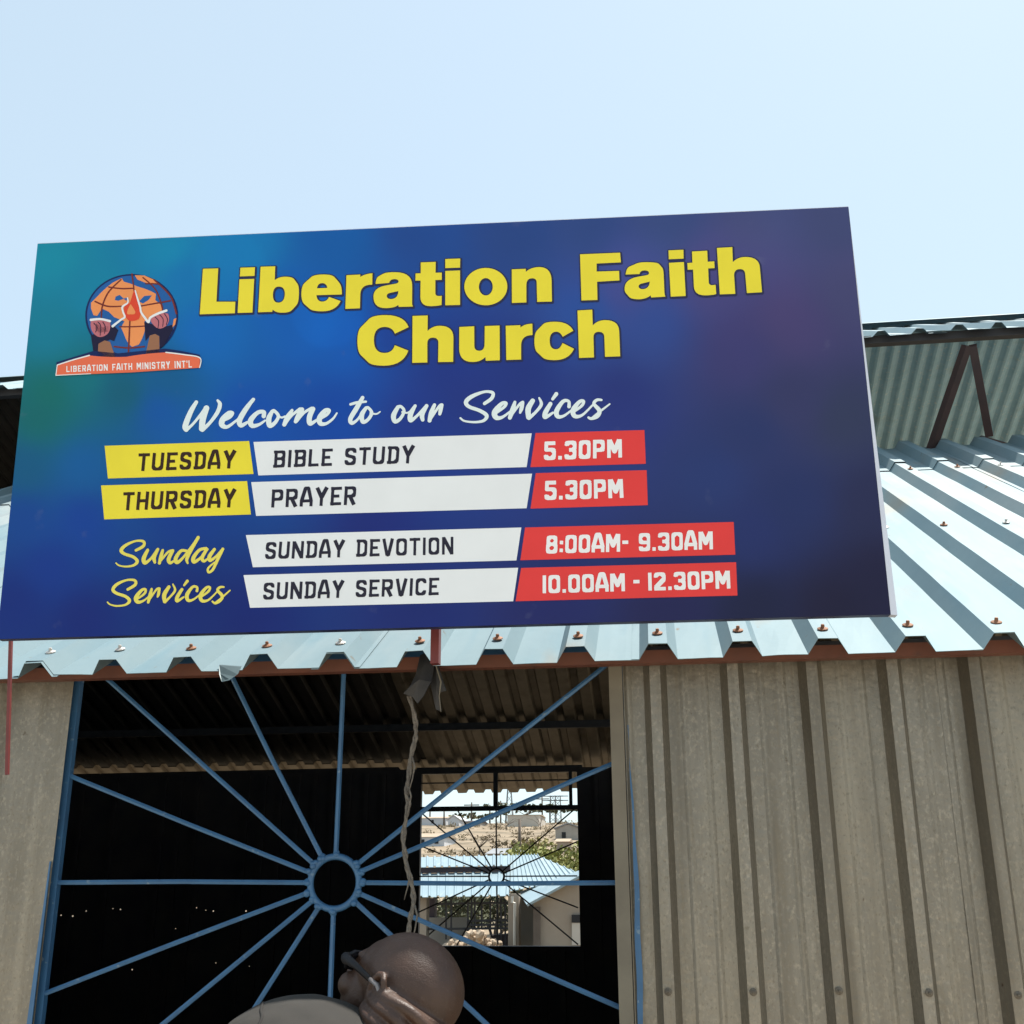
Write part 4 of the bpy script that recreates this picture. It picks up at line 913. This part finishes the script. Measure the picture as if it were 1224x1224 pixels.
# dark glasses: front, lenses, temples
b = MB()
def lens_pts(s_, f_, k=1.0): return [H(f_-.012*abs(x)/.06-.002, s_*(.036+x*(k+.25)), .010+z*k) for x, z in ((-.026,.012),(-.016,.018),(.012,.019),(.026,.014),(.028,-.002),(.020,-.018),(.0,-.023),(-.018,-.018),(-.027,-.004))]
for s_ in (-1, 1):
    q = lens_pts(s_, .094, .70); b.tube(q+[q[0]], .0032, 6)
b.cap(H(.094, -.014, .014), H(.094, .014, .014), .003, .003, 8)
GF = b.build('glasses', M['glass_frame'], PE, True)
for s_ in (-1, 1):
    q = lens_pts(s_, .0935, .66); b = MB(); n = len(q); b.add(q+[p_-hf*.0022 for p_ in q], [tuple(range(n)), tuple(range(2*n-1, n-1, -1))]+[(i, (i+1) % n, n+(i+1) % n, n+i) for i in range(n)]); b.build('lens', M['lens'], GF)
    b = MB(); k_ = .0055
    b.tube([H(.090, s_*.062, .012), H(.076, s_*.078, .017), H(.046, s_*.083, .021), H(.008, s_*.086, .021)], [k_*1.5, k_*1.4, k_*.9, k_*.75], 8); b.build('temple', M['glass_frame'], GF, True)
    b = MB(); b.tube([H(.008, s_*.086, .021), H(-.014, s_*.089, .023), H(-.034, s_*.090, .012), H(-.048, s_*.086, -.016)], [.0032, .0036, .0040, .0034], 8); b.build('temple_tip', M['temple'], GF, True)

# ------------------------------------------------------------------ twine and torn sheet hanging from the eave
RY_ = 2.36
pp = [(489,832),(494,850),(497,868),(496,885),(491,905),(489,925),(487,938),(486,950),(488,962),(484,985),(482,1005),(484,1020),(486,1035),(491,1052),(494,1068),(494,1082),(491,1095),(489,1108),(487,1135),(489,1165),(487,1200)]
pts = [onY(x, y, RY_ - .03*max(0, (y-1000)/200)) for x, y in pp]
sp = [Vector(q) for q in spline([tuple(p_) for p_ in pts], 10)]
TW = empty('hanging_twine', pts[0], 'frayed grey twine hanging from the eave in front of the window', 'twine')
for ph in (0, math.pi):
    q = []; rad_ = []
    for i, p_ in enumerate(sp):
        a = i*.20+ph; q.append(p_ + Vector((math.cos(a), math.sin(a), 0))*.0023 + Vector((noise.noise(Vector((i*.3, ph, 2)))*.002, 0, 0))); rad_.append(.0034+.0009*noise.noise(Vector((i*.23, ph, 7))))
    b = MB(); b.tube(q, rad_, 8); b.build('strand', M['rope'], TW, True)
b = MB()
for i0 in (40, 62, 118, 150):
    p_ = sp[i0]; q = [p_ + Vector((.004, -.004, 0)), p_+Vector((.010, -.006, -.020)), p_+Vector((.006, -.007, -.045)), p_+Vector((-.001, -.005, -.07))]
    b2 = MB(); b2.tube(q, [.0018, .0020, .0016, .001], 6); b2.build('loose_fibre', M['rope'], TW, True)
# torn sheet: two folded flaps
SCP = empty('torn_sheet', onY(508, 790, 2.33), 'torn dirty grey metal sheet scrap dangling under the eave beside the twine', 'metal scrap')
def flap(name, pxs, Ys, m_, depth=.003):
    a = [onY(x, y, Y) for (x, y), Y in zip(pxs, Ys)]; n = len(a); c_ = sum(a, Vector())/n + Vector((0, -.006, 0))
    off = Vector((.001, depth, .001)); vs = a+[c_]+[v+off for v in a]+[c_+off]
    fs = [(i, (i+1) % n, n) for i in range(n)] + [(n+1+(i+1) % n, n+1+i, 2*n+1) for i in range(n)] + [((i+1) % n, i, n+1+i, n+1+(i+1) % n) for i in range(n)]
    return meshobj(name, vs, fs, m_, SCP)
flap('flap', [(502,783),(512,779),(519,792),(515,815),(506,832),(499,841),(493,833),(482,829),(490,820),(497,806)], [2.35,2.34,2.33,2.32,2.33,2.34,2.34,2.33,2.33,2.34], M['scrap'])
flap('flap', [(512,781),(521,786),(528,812),(533,826),(524,828),(527,850),(521,848),(515,820)], [2.345,2.34,2.345,2.35,2.35,2.355,2.355,2.35], M['scrap'])
b = MB(); b.tube([onY(519, 788, 2.325), onY(523, 802, 2.33), onY(527, 815, 2.335), onY(525, 832, 2.34), onY(527, 851, 2.345)], [.0016, .0012, .0019, .0012, .0008], 6); b.build('bright_edge', M['jamb'], SCP)

# ------------------------------------------------------------------ beyond the rear window: the neighbouring hall, house, hill
M['nroof'] = mat('light_blue_roof_sheet', (.24,.32,.355), .5, .1, (.21,.29,.325), 1.2, 5, extra=[((.33,.39,.41), 3, .58, .75, (3,.3,.3))])
M['plaster'] = mat('tan_cement_plaster', (.34,.285,.225), .9, 0, (.28,.23,.18), 1.4, 7, extra=[((.20,.17,.13), .9, .60, .78, None)])
M['block'] = mat('grey_concrete_block', (.34,.315,.28), .9, 0, (.28,.26,.23), 1.8, 6)
M['fascia'] = mat('dark_plum_fascia', (.07,.05,.06), .7, 0, (.05,.04,.045), 2, 4)
M['cream'] = mat('cream_wall_paint', (.52,.48,.42), .85, 0, (.44,.40,.34), .6, 6)
M['whitewall'] = mat('whitewashed_wall', (.55,.56,.58), .85, 0, (.48,.49,.50), .5, 6)
M['tanroof'] = mat('rust_tan_roof', (.38,.30,.21), .8, 0, (.30,.23,.16), .5, 6)
M['greyroof'] = mat('grey_iron_roof', (.24,.25,.26), .7, 0, (.19,.20,.21), .8, 6)
M['darkhole'] = mat('dark_room_opening', (.02,.02,.022), .9)
M['wood'] = mat('weathered_pole_wood', (.13,.105,.085), .9, 0, (.09,.07,.055), 4, 5)
M['pale'] = mat('pale_pipe', (.6,.57,.5), .5)
M['stone'] = mat('quarried_pale_stone', (.50,.40,.29), .9, 0, (.36,.27,.19), 3.0, 6, .3, 10)
M['leaf'] = mat('yellow_green_leaves', (.26,.26,.07), .8, 0, (.17,.185,.05), 2.2, 3)
M['leaf_dark'] = mat('dull_grey_green_leaves', (.12,.125,.07), .85, 0, (.07,.08,.045), 1.5, 3)
M['dry'] = mat('dry_scrub_twigs', (.19,.145,.085), .95, 0, (.12,.095,.055), 1.0, 4)
M['olive'] = mat('yellowish_bush', (.36,.31,.13), .9, 0, (.26,.23,.10), 1.0, 4)
def extr(mb, pxs, Y, dY):
    a = [onY(x, y, Y) for x, y in pxs]; n = len(a)
    mb.add(a+[v+Vector((0, dY, 0)) for v in a], [tuple(range(n))[::-1], tuple(range(n, 2*n))]+[(i, (i+1) % n, n+(i+1) % n, n+i) for i in range(n)])
def N(zx, zy): return (490+zx/5.829, 1020+zy/5.829)     # reading grid of the rear window, lower half
def N7(zx, zy): return (490+zx/5.829, 940+zy/5.829)     # upper half
def P3(p, Y): return onY(p[0], p[1], Y)
def roof_slope(name, quad, Ys, parent, m_, ribs=True, pitch=.19, th=.03):
    """a ribbed roof slope between a lower and an upper edge"""
    (ll, lr, ur, ul) = [P3(q, Y) for q, Y in zip(quad, Ys)]
    n = max(2, int((lr-ll).length/pitch)); vs = []; fs = []; nn = ((lr-ll).cross(ul-ll)).normalized(); nn = -nn if nn.z < 0 else nn
    prof = []
    for k in range(n):
        for (u, h) in ((0, 0), (.60, 0), (.70, 1), (.88, 1), (.98, 0)): prof.append(((k+u)/n, h*.035 if ribs else 0))
    prof.append((1, 0)); m2 = len(prof)
    for t_ in (0, .5, 1):
        for (u, h) in prof: vs.append(ll.lerp(lr, u).lerp(ul.lerp(ur, u), t_) + nn*h)
    vs += [v - nn*.012 for v in vs]; N_ = m2*3
    for j in range(2):
        for i in range(m2-1):
            f = (j*m2+i, j*m2+i+1, (j+1)*m2+i+1, (j+1)*m2+i); fs.append(f); fs.append(tuple(q+N_ for q in f)[::-1])
    for i in range(m2-1): fs.append((i, N_+i, N_+i+1, i+1))
    return meshobj(name, vs, fs, m_, parent)
NB = empty('neighbouring_hall', onY(585, 1131, 30), 'unfinished hall with light blue two-tier roof and barred veranda, seen through the rear window', 'building')
roof_slope('upper_roof', [N(30,98), N(699,86), N(699,14), N(30,28)], [30.4, 30.4, 33.6, 33.6], NB, M['nroof'])
roof_slope('lower_roof', [N(30,306), N(690,296), N(697,128), N(30,142)], [27.6, 27.6, 30.6, 30.6], NB, M['nroof'])
roof_slope('side_roof', [N(700,262), N(1010,205), N(892,10), N(701,14)], [28.2, 29.8, 33.6, 33.6], NB, M['nroof'])
roof_slope('hip_roof', [N(1012,203), N(1168,146), N(1130,120), N(896,18)], [29.8, 30.8, 33.0, 33.6], NB, M['nroof'])
b = MB(); extr(b, [N(30,101), N(697,88), N(697,126), N(30,140)], 30.55, .1); b.build('clerestory_fascia', M['fascia'], NB)
b = MB()
extr(b, [N(112,448), N(395,448), N(395,640), N(112,640)], 28.8, .2); b.build('parapet_wall', M['block'], NB)
b = MB(); extr(b, [N(118,312), N(172,312), N(172,450), N(118,450)], 29.0, .3); b.build('wall', M['fascia'], NB)
b = MB(); extr(b, [N(60,310), N(116,310), N(112,660), N(62,660)], 28.0, .35); b.build('pillar', M['plaster'], NB)
b = MB(); extr(b, [N(684,282), N(758,282), N(757,660), N(684,660)], 27.8, .4); b.build('pillar', M['plaster'], NB)
b = MB(); extr(b, [N(758,290), N(862,360), N(862,660), N(758,660)], 29.6, .2); b.build('wall', M['block'], NB)
b = MB(); q = [P3(N(*p_), 27.7) for p_ in ((728,640),(730,345),(712,342),(712,300))]; b.tube(q, .035, 6); b.build('downpipe', M['pale'], NB)
for (a, c_) in ((( 176,352),(684,344)), ((400,470),(684,466)), ((116,528),(684,522)), ((400,500),(684,496))):
    b = MB(); b.bar(P3(N(*a), 28.2), P3(N(*c_), 28.2), .05); b.build('veranda_bar', M['darksteel'], NB)
for xx in (252, 288, 404, 430, 452, 500, 560, 608, 634, 664):
    b = MB(); b.bar(P3(N(xx, 318), 28.25), P3(N(xx, 640 if xx > 400 else 600), 28.25), .04); b.build('veranda_bar', M['darksteel'], NB)
b = MB(); extr(b, [N(555,572), N(680,562), N(680,660), N(555,660)], 28.9, .4); b.build('dark_step', M['fascia'], NB)
# right-hand house
RH = empty('plastered_house', onY(665, 1131, 26), 'tan plastered house with sloping light blue roof edge, right side of the rear window view', 'house')
b = MB(); extr(b, [N(862,345), N(1000,262), N(1240,130), N(1240,680), N(862,680)], 26.0, 4.0); b.build('wall', M['plaster'], RH)
b = MB(); extr(b, [N(1126,428), N(1240,428), N(1240,482), N(1126,482)], 25.9, .09); b.build('window', M['darkhole'], RH)
b = MB(); extr(b, [N(1128,484), N(1240,484), N(1240,640), N(1128,640)], 25.92, .07); b.build('shutter', M['cream'], RH)
b = MB(); ll, lr, ur, ul = P3(N(812,356), 25.7), P3(N(1240,122), 25.7), P3(N(1180,118), 29.5), P3(N(758,270), 29.5)
nn = (lr-ll).cross(ul-ll).normalized()*.05
b.add([ll, lr, ur, ul, ll-nn, lr-nn, ur-nn, ul-nn], [(0,1,2,3), (7,6,5,4), (0,4,5,1), (1,5,6,2), (2,6,7,3), (3,7,4,0)]); b.build('roof', M['nroof'], RH)
for xx in (868, 884, 900): b = MB(); b.bar(P3(N(xx, 372), 25.9), P3(N(xx, 660), 25.9), .05); b.build('corner_post', M['wood'], RH)
# rubble heap
b = MB(); rnd = random.Random(4)
base = P3(N(440, 640), 27.2)
for k in range(230):
    u = rnd.random(); x_ = 235+390*u; top = 645 - 78*math.exp(-((x_-450)/95)**2) - 18*(u > .1) ; y_ = top + rnd.random()**1.3*(680-top)
    p_ = P3(N(x_, y_), 27.0+rnd.random()*1.0); r_ = rnd.uniform(.045, .10)
    ax_ = [Vector([rnd.gauss(0, 1) for _ in range(3)]).normalized()]; ax_.append(ax_[0].orthogonal().normalized()); ax_.append(ax_[0].cross(ax_[1]))
    b.ell(p_, (r_*1.3, r_, r_*.8), ax_, 6, 4)
tag(b.build('rubble_heap', M['stone']), 'heap of broken pale stones in front of the barred veranda', 'rubble', kind='stuff')

# --- trees and bushes made of leaf-sized faces on limbs
def crown_obj(name, blobs, n, ls, m_, parent, seed):
    rnd = random.Random(seed); b = MB(); cl = []
    for (c_, r) in blobs:
        for _ in range(max(3, n//len(blobs)//14)):
            d = Vector([rnd.gauss(0, 1) for _ in range(3)]).normalized()*(rnd.random()**.45); cl.append((c_+Vector((d.x*r[0], d.y*r[1], d.z*r[2])), min(r)*.30))
    for (c_, r) in cl:
        for _ in range(14):
            p_ = c_+Vector([rnd.gauss(0, .6) for _ in range(3)])*r; a = Vector([rnd.gauss(0, 1) for _ in range(3)]).normalized(); u = a.orthogonal().normalized(); s_ = ls*rnd.uniform(.6, 1.4)
            v = a.cross(u); b.add([p_-u*s_*.5, p_+v*s_*.3, p_+u*s_*.5, p_-v*s_*.3], [(0, 1, 2, 3)])
    return b.build(name, m_, parent)
def tree(name, p, h, w_, label, cat, m_, seed, n=1500, ls=.25, bare=False, group=None, flat=1.0):
    rnd = random.Random(seed); rt_ = empty(name, p, label, cat, group); p = Vector(p)
    b = MB(); blobs = []
    tr_h = h*(.45 if not bare else .35)
    b.tube([p, p+Vector((.02*h, 0, tr_h*.5)), p+Vector((-.01*h, 0, tr_h))], [h*.035, h*.028, h*.022], 7)
    b.build('trunk', M['wood'], rt_, True)
    b = MB(); top = p+Vector((-.01*h, 0, tr_h))
    for k in range(7 if bare else 6):
        a = rnd.uniform(0, 6.28); e = top + Vector((math.cos(a)*w_*.4, math.sin(a)*w_*.4, (h-tr_h)*rnd.uniform(.35, .9)))
        mid = top.lerp(e, .5)+Vector((rnd.uniform(-.1, .1), rnd.uniform(-.1, .1), .08*h)); b.tube([top-Vector((0, 0, tr_h*.2*rnd.random())), mid, e], [h*.016, h*.011, h*.004], 5)
        if bare:
            for q in range(4):
                s_ = mid.lerp(e, rnd.random()); b.tube([s_, s_+Vector((rnd.uniform(-1, 1), rnd.uniform(-1, 1), rnd.uniform(.1, 1)))*h*.14], [h*.007, h*.002], 4)
        blobs.append((e, (w_*.30, w_*.30, (h-tr_h)*.30*flat)))
    b.build('limb', M['wood'], rt_, True)
    if not bare:
        blobs.append((p+Vector((0, 0, h*.72)), (w_*.42, w_*.42, (h-tr_h)*.42*flat))); crown_obj('crown', blobs, n, ls, m_, rt_, seed)
    return rt_
def bush(name, p, w_, h, label, m_, seed, n=700, ls=.14, group=None):
    rnd = random.Random(seed); rt_ = empty(name, p, label, 'bush', group); p = Vector(p)
    b = MB()
    for k in range(6): b.tube([p, p+Vector((rnd.uniform(-1, 1)*w_*.35, rnd.uniform(-1, 1)*w_*.35, h*rnd.uniform(.5, .95)))], [.03*h, .008*h], 4)
    b.build('stem', M['wood'], rt_)
    bl = [(p+Vector((rnd.uniform(-1, 1)*w_*.3, rnd.uniform(-1, 1)*w_*.3, h*rnd.uniform(.3, .75))), (w_*.28, w_*.28, h*.28)) for _ in range(6)]
    crown_obj('foliage', bl, n, ls, m_, rt_, seed); return rt_
def groundat(px, Y):
    x = onY(px, 1000, Y).x; return Vector((x, Y, hill(x, Y)))
# big green tree behind the house
g = groundat(676, 38); tp = onY(676, 1012, 38)
tree('leafy_tree', g, tp.z-g.z+.15, 3.1, 'dense yellow-green leafy tree behind the tan plastered house', 'tree', M['leaf'], 11, 9000, .15)
g = groundat(660, 41); tp = onY(660, 1030, 41)
bush('leafy_bush', g, 1.5, tp.z-g.z+.2, 'lower yellow-green bush left of the dense tree, behind the blue hip roof', M['leaf'], 12, 4200, .15)
# shrubs behind the veranda bars
for i, (px, lab) in enumerate(((528, 'grey-green shrub behind the left part of the barred veranda'), (560, 'grey-green shrub behind the middle of the barred veranda'), (590, 'grey-green shrub behind the right part of the barred veranda'))):
    g = groundat(px, 36.5); tp = onY(px, 1068, 36.5); bush('veranda_shrub', g, 2.6, tp.z-g.z+.3, lab, M['leaf_dark'], 20+i, 1500, .14, 'shrubs behind the veranda')
# hillside houses
def house(name, pxs, Y, depth, label, wallm, roofm, gable=True, openings=()):
    """pxs: left, right, ground and eave rows, ridge row in photo pixels"""
    xl, xr, yg, ye, yr = pxs; a, c_ = onY(xl, yg, Y), onY(xr, yg, Y); ze, zr = onY((xl+xr)/2, ye, Y).z, onY((xl+xr)/2, yr, Y).z
    zg = min(hill(a.x, Y), hill(c_.x, Y), hill(a.x, Y+depth), a.z) - .4
    hs = empty(name, ((a.x+c_.x)/2, Y, zg), label, 'house'); b = MB(); x0, x1 = a.x, c_.x; ov = .12
    if gable:
        xm_ = (x0+x1)/2
        pr_ = [(x0, zg), (x1, zg), (x1, ze), (xm_, zr), (x0, ze)]
        b.add([(x, Y, z) for x, z in pr_]+[(x, Y+depth, z) for x, z in pr_], [(0,1,2,3,4), (9,8,7,6,5)]+[(i, 5+i, 5+(i+1) % 5, (i+1) % 5) for i in range(5) if i not in (2, 3)])
        b.build('wall', wallm, hs); b = MB()
        for (xa, za, xb, zb_) in ((x0-ov, ze-ov*.3, xm_, zr+.03), (xm_, zr+.03, x1+ov, ze-ov*.3)):
            b.add([(xa, Y-ov, za), (xb, Y-ov, zb_), (xb, Y+depth+ov, zb_), (xa, Y+depth+ov, za), (xa, Y-ov, za+.1), (xb, Y-ov, zb_+.1), (xb, Y+depth+ov, zb_+.1), (xa, Y+depth+ov, za+.1)], [(0,3,2,1), (4,5,6,7), (0,1,5,4), (2,3,7,6), (1,2,6,5), (3,0,4,7)])
        b.build('roof', roofm, hs)
    else:
        b.box((x0, Y, zg), (x1, Y+depth, ze)); b.build('wall', wallm, hs); b = MB()
        b.add([(x0-ov, Y-ov, ze+.004), (x1+ov, Y-ov, ze+.004), (x1+ov, Y+depth+ov, ze+.004), (x0-ov, Y+depth+ov, ze+.004), (x0-ov, Y+depth*.5, zr), (x1+ov, Y+depth*.5, zr)], [(0,1,5,4), (2,3,4,5), (0,4,3), (1,2,5), (0,3,2,1)])
        b.build('roof', roofm, hs)
    for (u0, u1, v0, v1) in openings:
        b = MB(); b.box((x0+(x1-x0)*u0, Y-.05, zg+.4+(ze-zg-.4)*v0), (x0+(x1-x0)*u1, Y-.003, zg+.4+(ze-zg-.4)*v1)); b.build('window', M['darkhole'], hs)
    return hs
house('long_house', (490, 533, 988.5, 978, 974.5), 150, 7, 'long low whitewashed house with tan roof on the hill crest at far left', M['whitewall'], M['tanroof'], False, ((.2,.26,.4,.8),(.6,.66,.4,.8)))
house('gable_house', (535.5, 548.5, 988, 979.5, 975), 142, 7, 'small white gabled house right of the long whitewashed one', M['whitewall'], M['whitewall'], True)
house('dark_house', (549, 574, 988, 982, 979.5), 146, 6, 'low dark-roofed shack beside the white gabled house', M['block'], M['fascia'], False)
house('roadside_house', (490, 531, 1011, 1000.5, 994.5), 88, 5, 'white house with tan roof and dark windows, lower on the slope at left', M['whitewall'], M['tanroof'], False, ((.30,.42,.3,.75),(.72,.83,.3,.75)))
house('crest_house', (606.5, 644, 985.8, 974, 972), 140, 8, 'large cream walled house on the crest under a spreading tree', M['cream'], M['tanroof'], False)
house('grey_gable_house', (664, 695, 1003.5, 990.5, 985), 98, 6, 'grey gabled house at the right edge of the hillside view', M['block'], M['greyroof'], True, ((.25,.40,.2,.7),))
house('tan_shed', (665, 679, 1014, 1006, 1001.5), 78, 3, 'small tan shed in front of the grey gabled house', M['plaster'], M['tanroof'], False)
house('grey_roof_house', (583, 622, 1024, 1020.5, 1012), 52, 5, 'low hipped grey iron roof just above the blue ridge', M['block'], M['greyroof'], False)
# poles, mast, pylon
def pole(px, ytop, Y, label, arms_=1, r=.12, m_=None):
    g = groundat(px, Y); t_ = onY(px, ytop, Y); rt_ = empty('utility_pole', g, label, 'pole', 'poles on the hill'); b = MB(); b.tube([g-Z*.3, Vector((g.x, g.y, t_.z))], [r, r*.8], 7); b.build('shaft', m_ or M['wood'], rt_, True)
    for k in range(arms_):
        b = MB(); z_ = t_.z-.35-.9*k; b.bar((g.x-1.0, Y, z_), (g.x+1.0, Y, z_), .13); b.build('crossarm', m_ or M['wood'], rt_)
pole(513.5, 966, 155, 'thin pole behind the long whitewashed house', 1)
pole(530.5, 966, 150, 'pole at the right end of the long whitewashed house', 0)
pole(563.5, 959, 150, 'tall pole above the dark-roofed shack', 1)
pole(585.5, 962, 160, 'first of two thin poles left of the cream house', 1)
pole(598.5, 957, 160, 'second of two thin poles left of the cream house, nearer to it', 1)
pole(621.2, 979, 62, 'thick bare pole standing on the near slope below the cream house', 0, .09)
pole(648.5, 952, 165, 'pole right of the spreading tree on the crest', 2)
def lattice(name, px, ytop, Y, w0, w1, label, cat, arms_=0):
    g = groundat(px, Y); t_ = onY(px, ytop, Y); rt_ = empty(name, g, label, cat)
    h = t_.z-g.z; n = max(5, int(h/1.3))
    def cr(k, i): f = k/n; w_ = (w0*(1-f)+w1*f)/2; return g+Vector(((-1, 1, 1, -1)[i]*w_, (-1, -1, 1, 1)[i]*w_, h*f))
    for i in range(4):
        b = MB(); b.bar(cr(0, i)-Z*.3, cr(n, i), .10); b.build('leg', M['greyroof'], rt_)
    b = MB()
    for k in range(n):
        for i in range(4): b.bar(cr(k, i), cr(k+1, (i+1) % 4), .06)
    b.build('bracing', M['greyroof'], rt_)
    for k in range(arms_):
        b = MB(); z_ = h*(.98-.16*k); b.bar(g+Vector((-1.5, 0, z_)), g+Vector((1.5, 0, z_)), .12); b.build('crossarm', M['greyroof'], rt_)
lattice('lattice_mast', 609, 943, 175, 1.2, .5, 'slim steel lattice mast rising behind the cream house', 'mast')
lattice('power_pylon', 661.5, 951, 168, .9, .7, 'left post of the steel substation gantry on the crest', 'pylon', 2)
lattice('power_pylon', 667.5, 951, 168, .9, .7, 'right post of the steel substation gantry on the crest', 'pylon', 2)
pole(657.5, 962, 170, 'short pole just left of the steel gantry', 1)
# trees on the hill
def htree(name, px, yt, Y, w_, lab, m_, seed, bare=False, n=900, ls=.35, flat=1):
    g = groundat(px, Y); t_ = onY(px, yt, Y); return tree(name, g, t_.z-g.z, w_, lab, 'tree', m_, seed, n, ls, bare, 'trees on the hillside', flat)
htree('spreading_tree', 628, 958, 152, 11.5, 'wide flat-topped green tree behind the cream house', M['leaf_dark'], 31, False, 1800, .45, .8)
htree('bare_tree', 573, 991, 66, 2.4, 'leafless crooked tree in the middle of the dry slope', M['wood'], 32, True)
htree('bare_tree', 605, 976, 128, 5, 'leafless tree at the left corner of the cream house', M['wood'], 33, True)
htree('bare_tree', 646, 974, 130, 4, 'leafless tree at the right corner of the cream house', M['wood'], 34, True)
htree('crest_tree', 574, 972, 156, 6, 'small green tree on the crest right of the dark-roofed shack', M['leaf_dark'], 35, False, 700, .4)
htree('crest_tree', 555, 974, 160, 4, 'pale tree peeping over the dark-roofed shack', M['olive'], 36, False, 500, .4)
g = groundat(632, 74); t_ = onY(632, 992, 74); bush('yellow_bush', g, 3.4, (t_.z-g.z)*.7, 'large yellowish bush right of the thick bare pole on the slope', M['olive'], 41, 700, .20)
g = groundat(606, 70); t_ = onY(606, 1000, 70); bush('dry_bush', g, 3.2, t_.z-g.z, 'dry brown bush left of the thick bare pole', M['dry'], 42, 600, .16)
# dry scrub over the slope
rnd = random.Random(9); b = MB()
for k in range(520):
    Y = rnd.uniform(48, 160); x_ = onY(rnd.uniform(470, 720), 1000, Y).x; s_ = rnd.uniform(.15, .42)*(1+Y/140); p_ = Vector((x_, Y, hill(x_, Y)))
    if noise.noise(Vector((x_*.08, Y*.06, 2))) < -.12: continue
    for q in range(16):
        d = Vector((rnd.gauss(0, .6), rnd.gauss(0, .6), abs(rnd.gauss(0, .45)))); a = p_+d*s_*.6; u = Vector([rnd.gauss(0, 1) for _ in range(3)]).normalized()*s_*.22; v = u.orthogonal().normalized()*s_*.10
        b.add([a-u, a+v, a+u, a-v], [(0, 1, 2, 3)])
tag(b.build('dry_scrub', M['dry']), 'dry brown scrub scattered over the sandy hillside', 'scrub', kind='stuff')
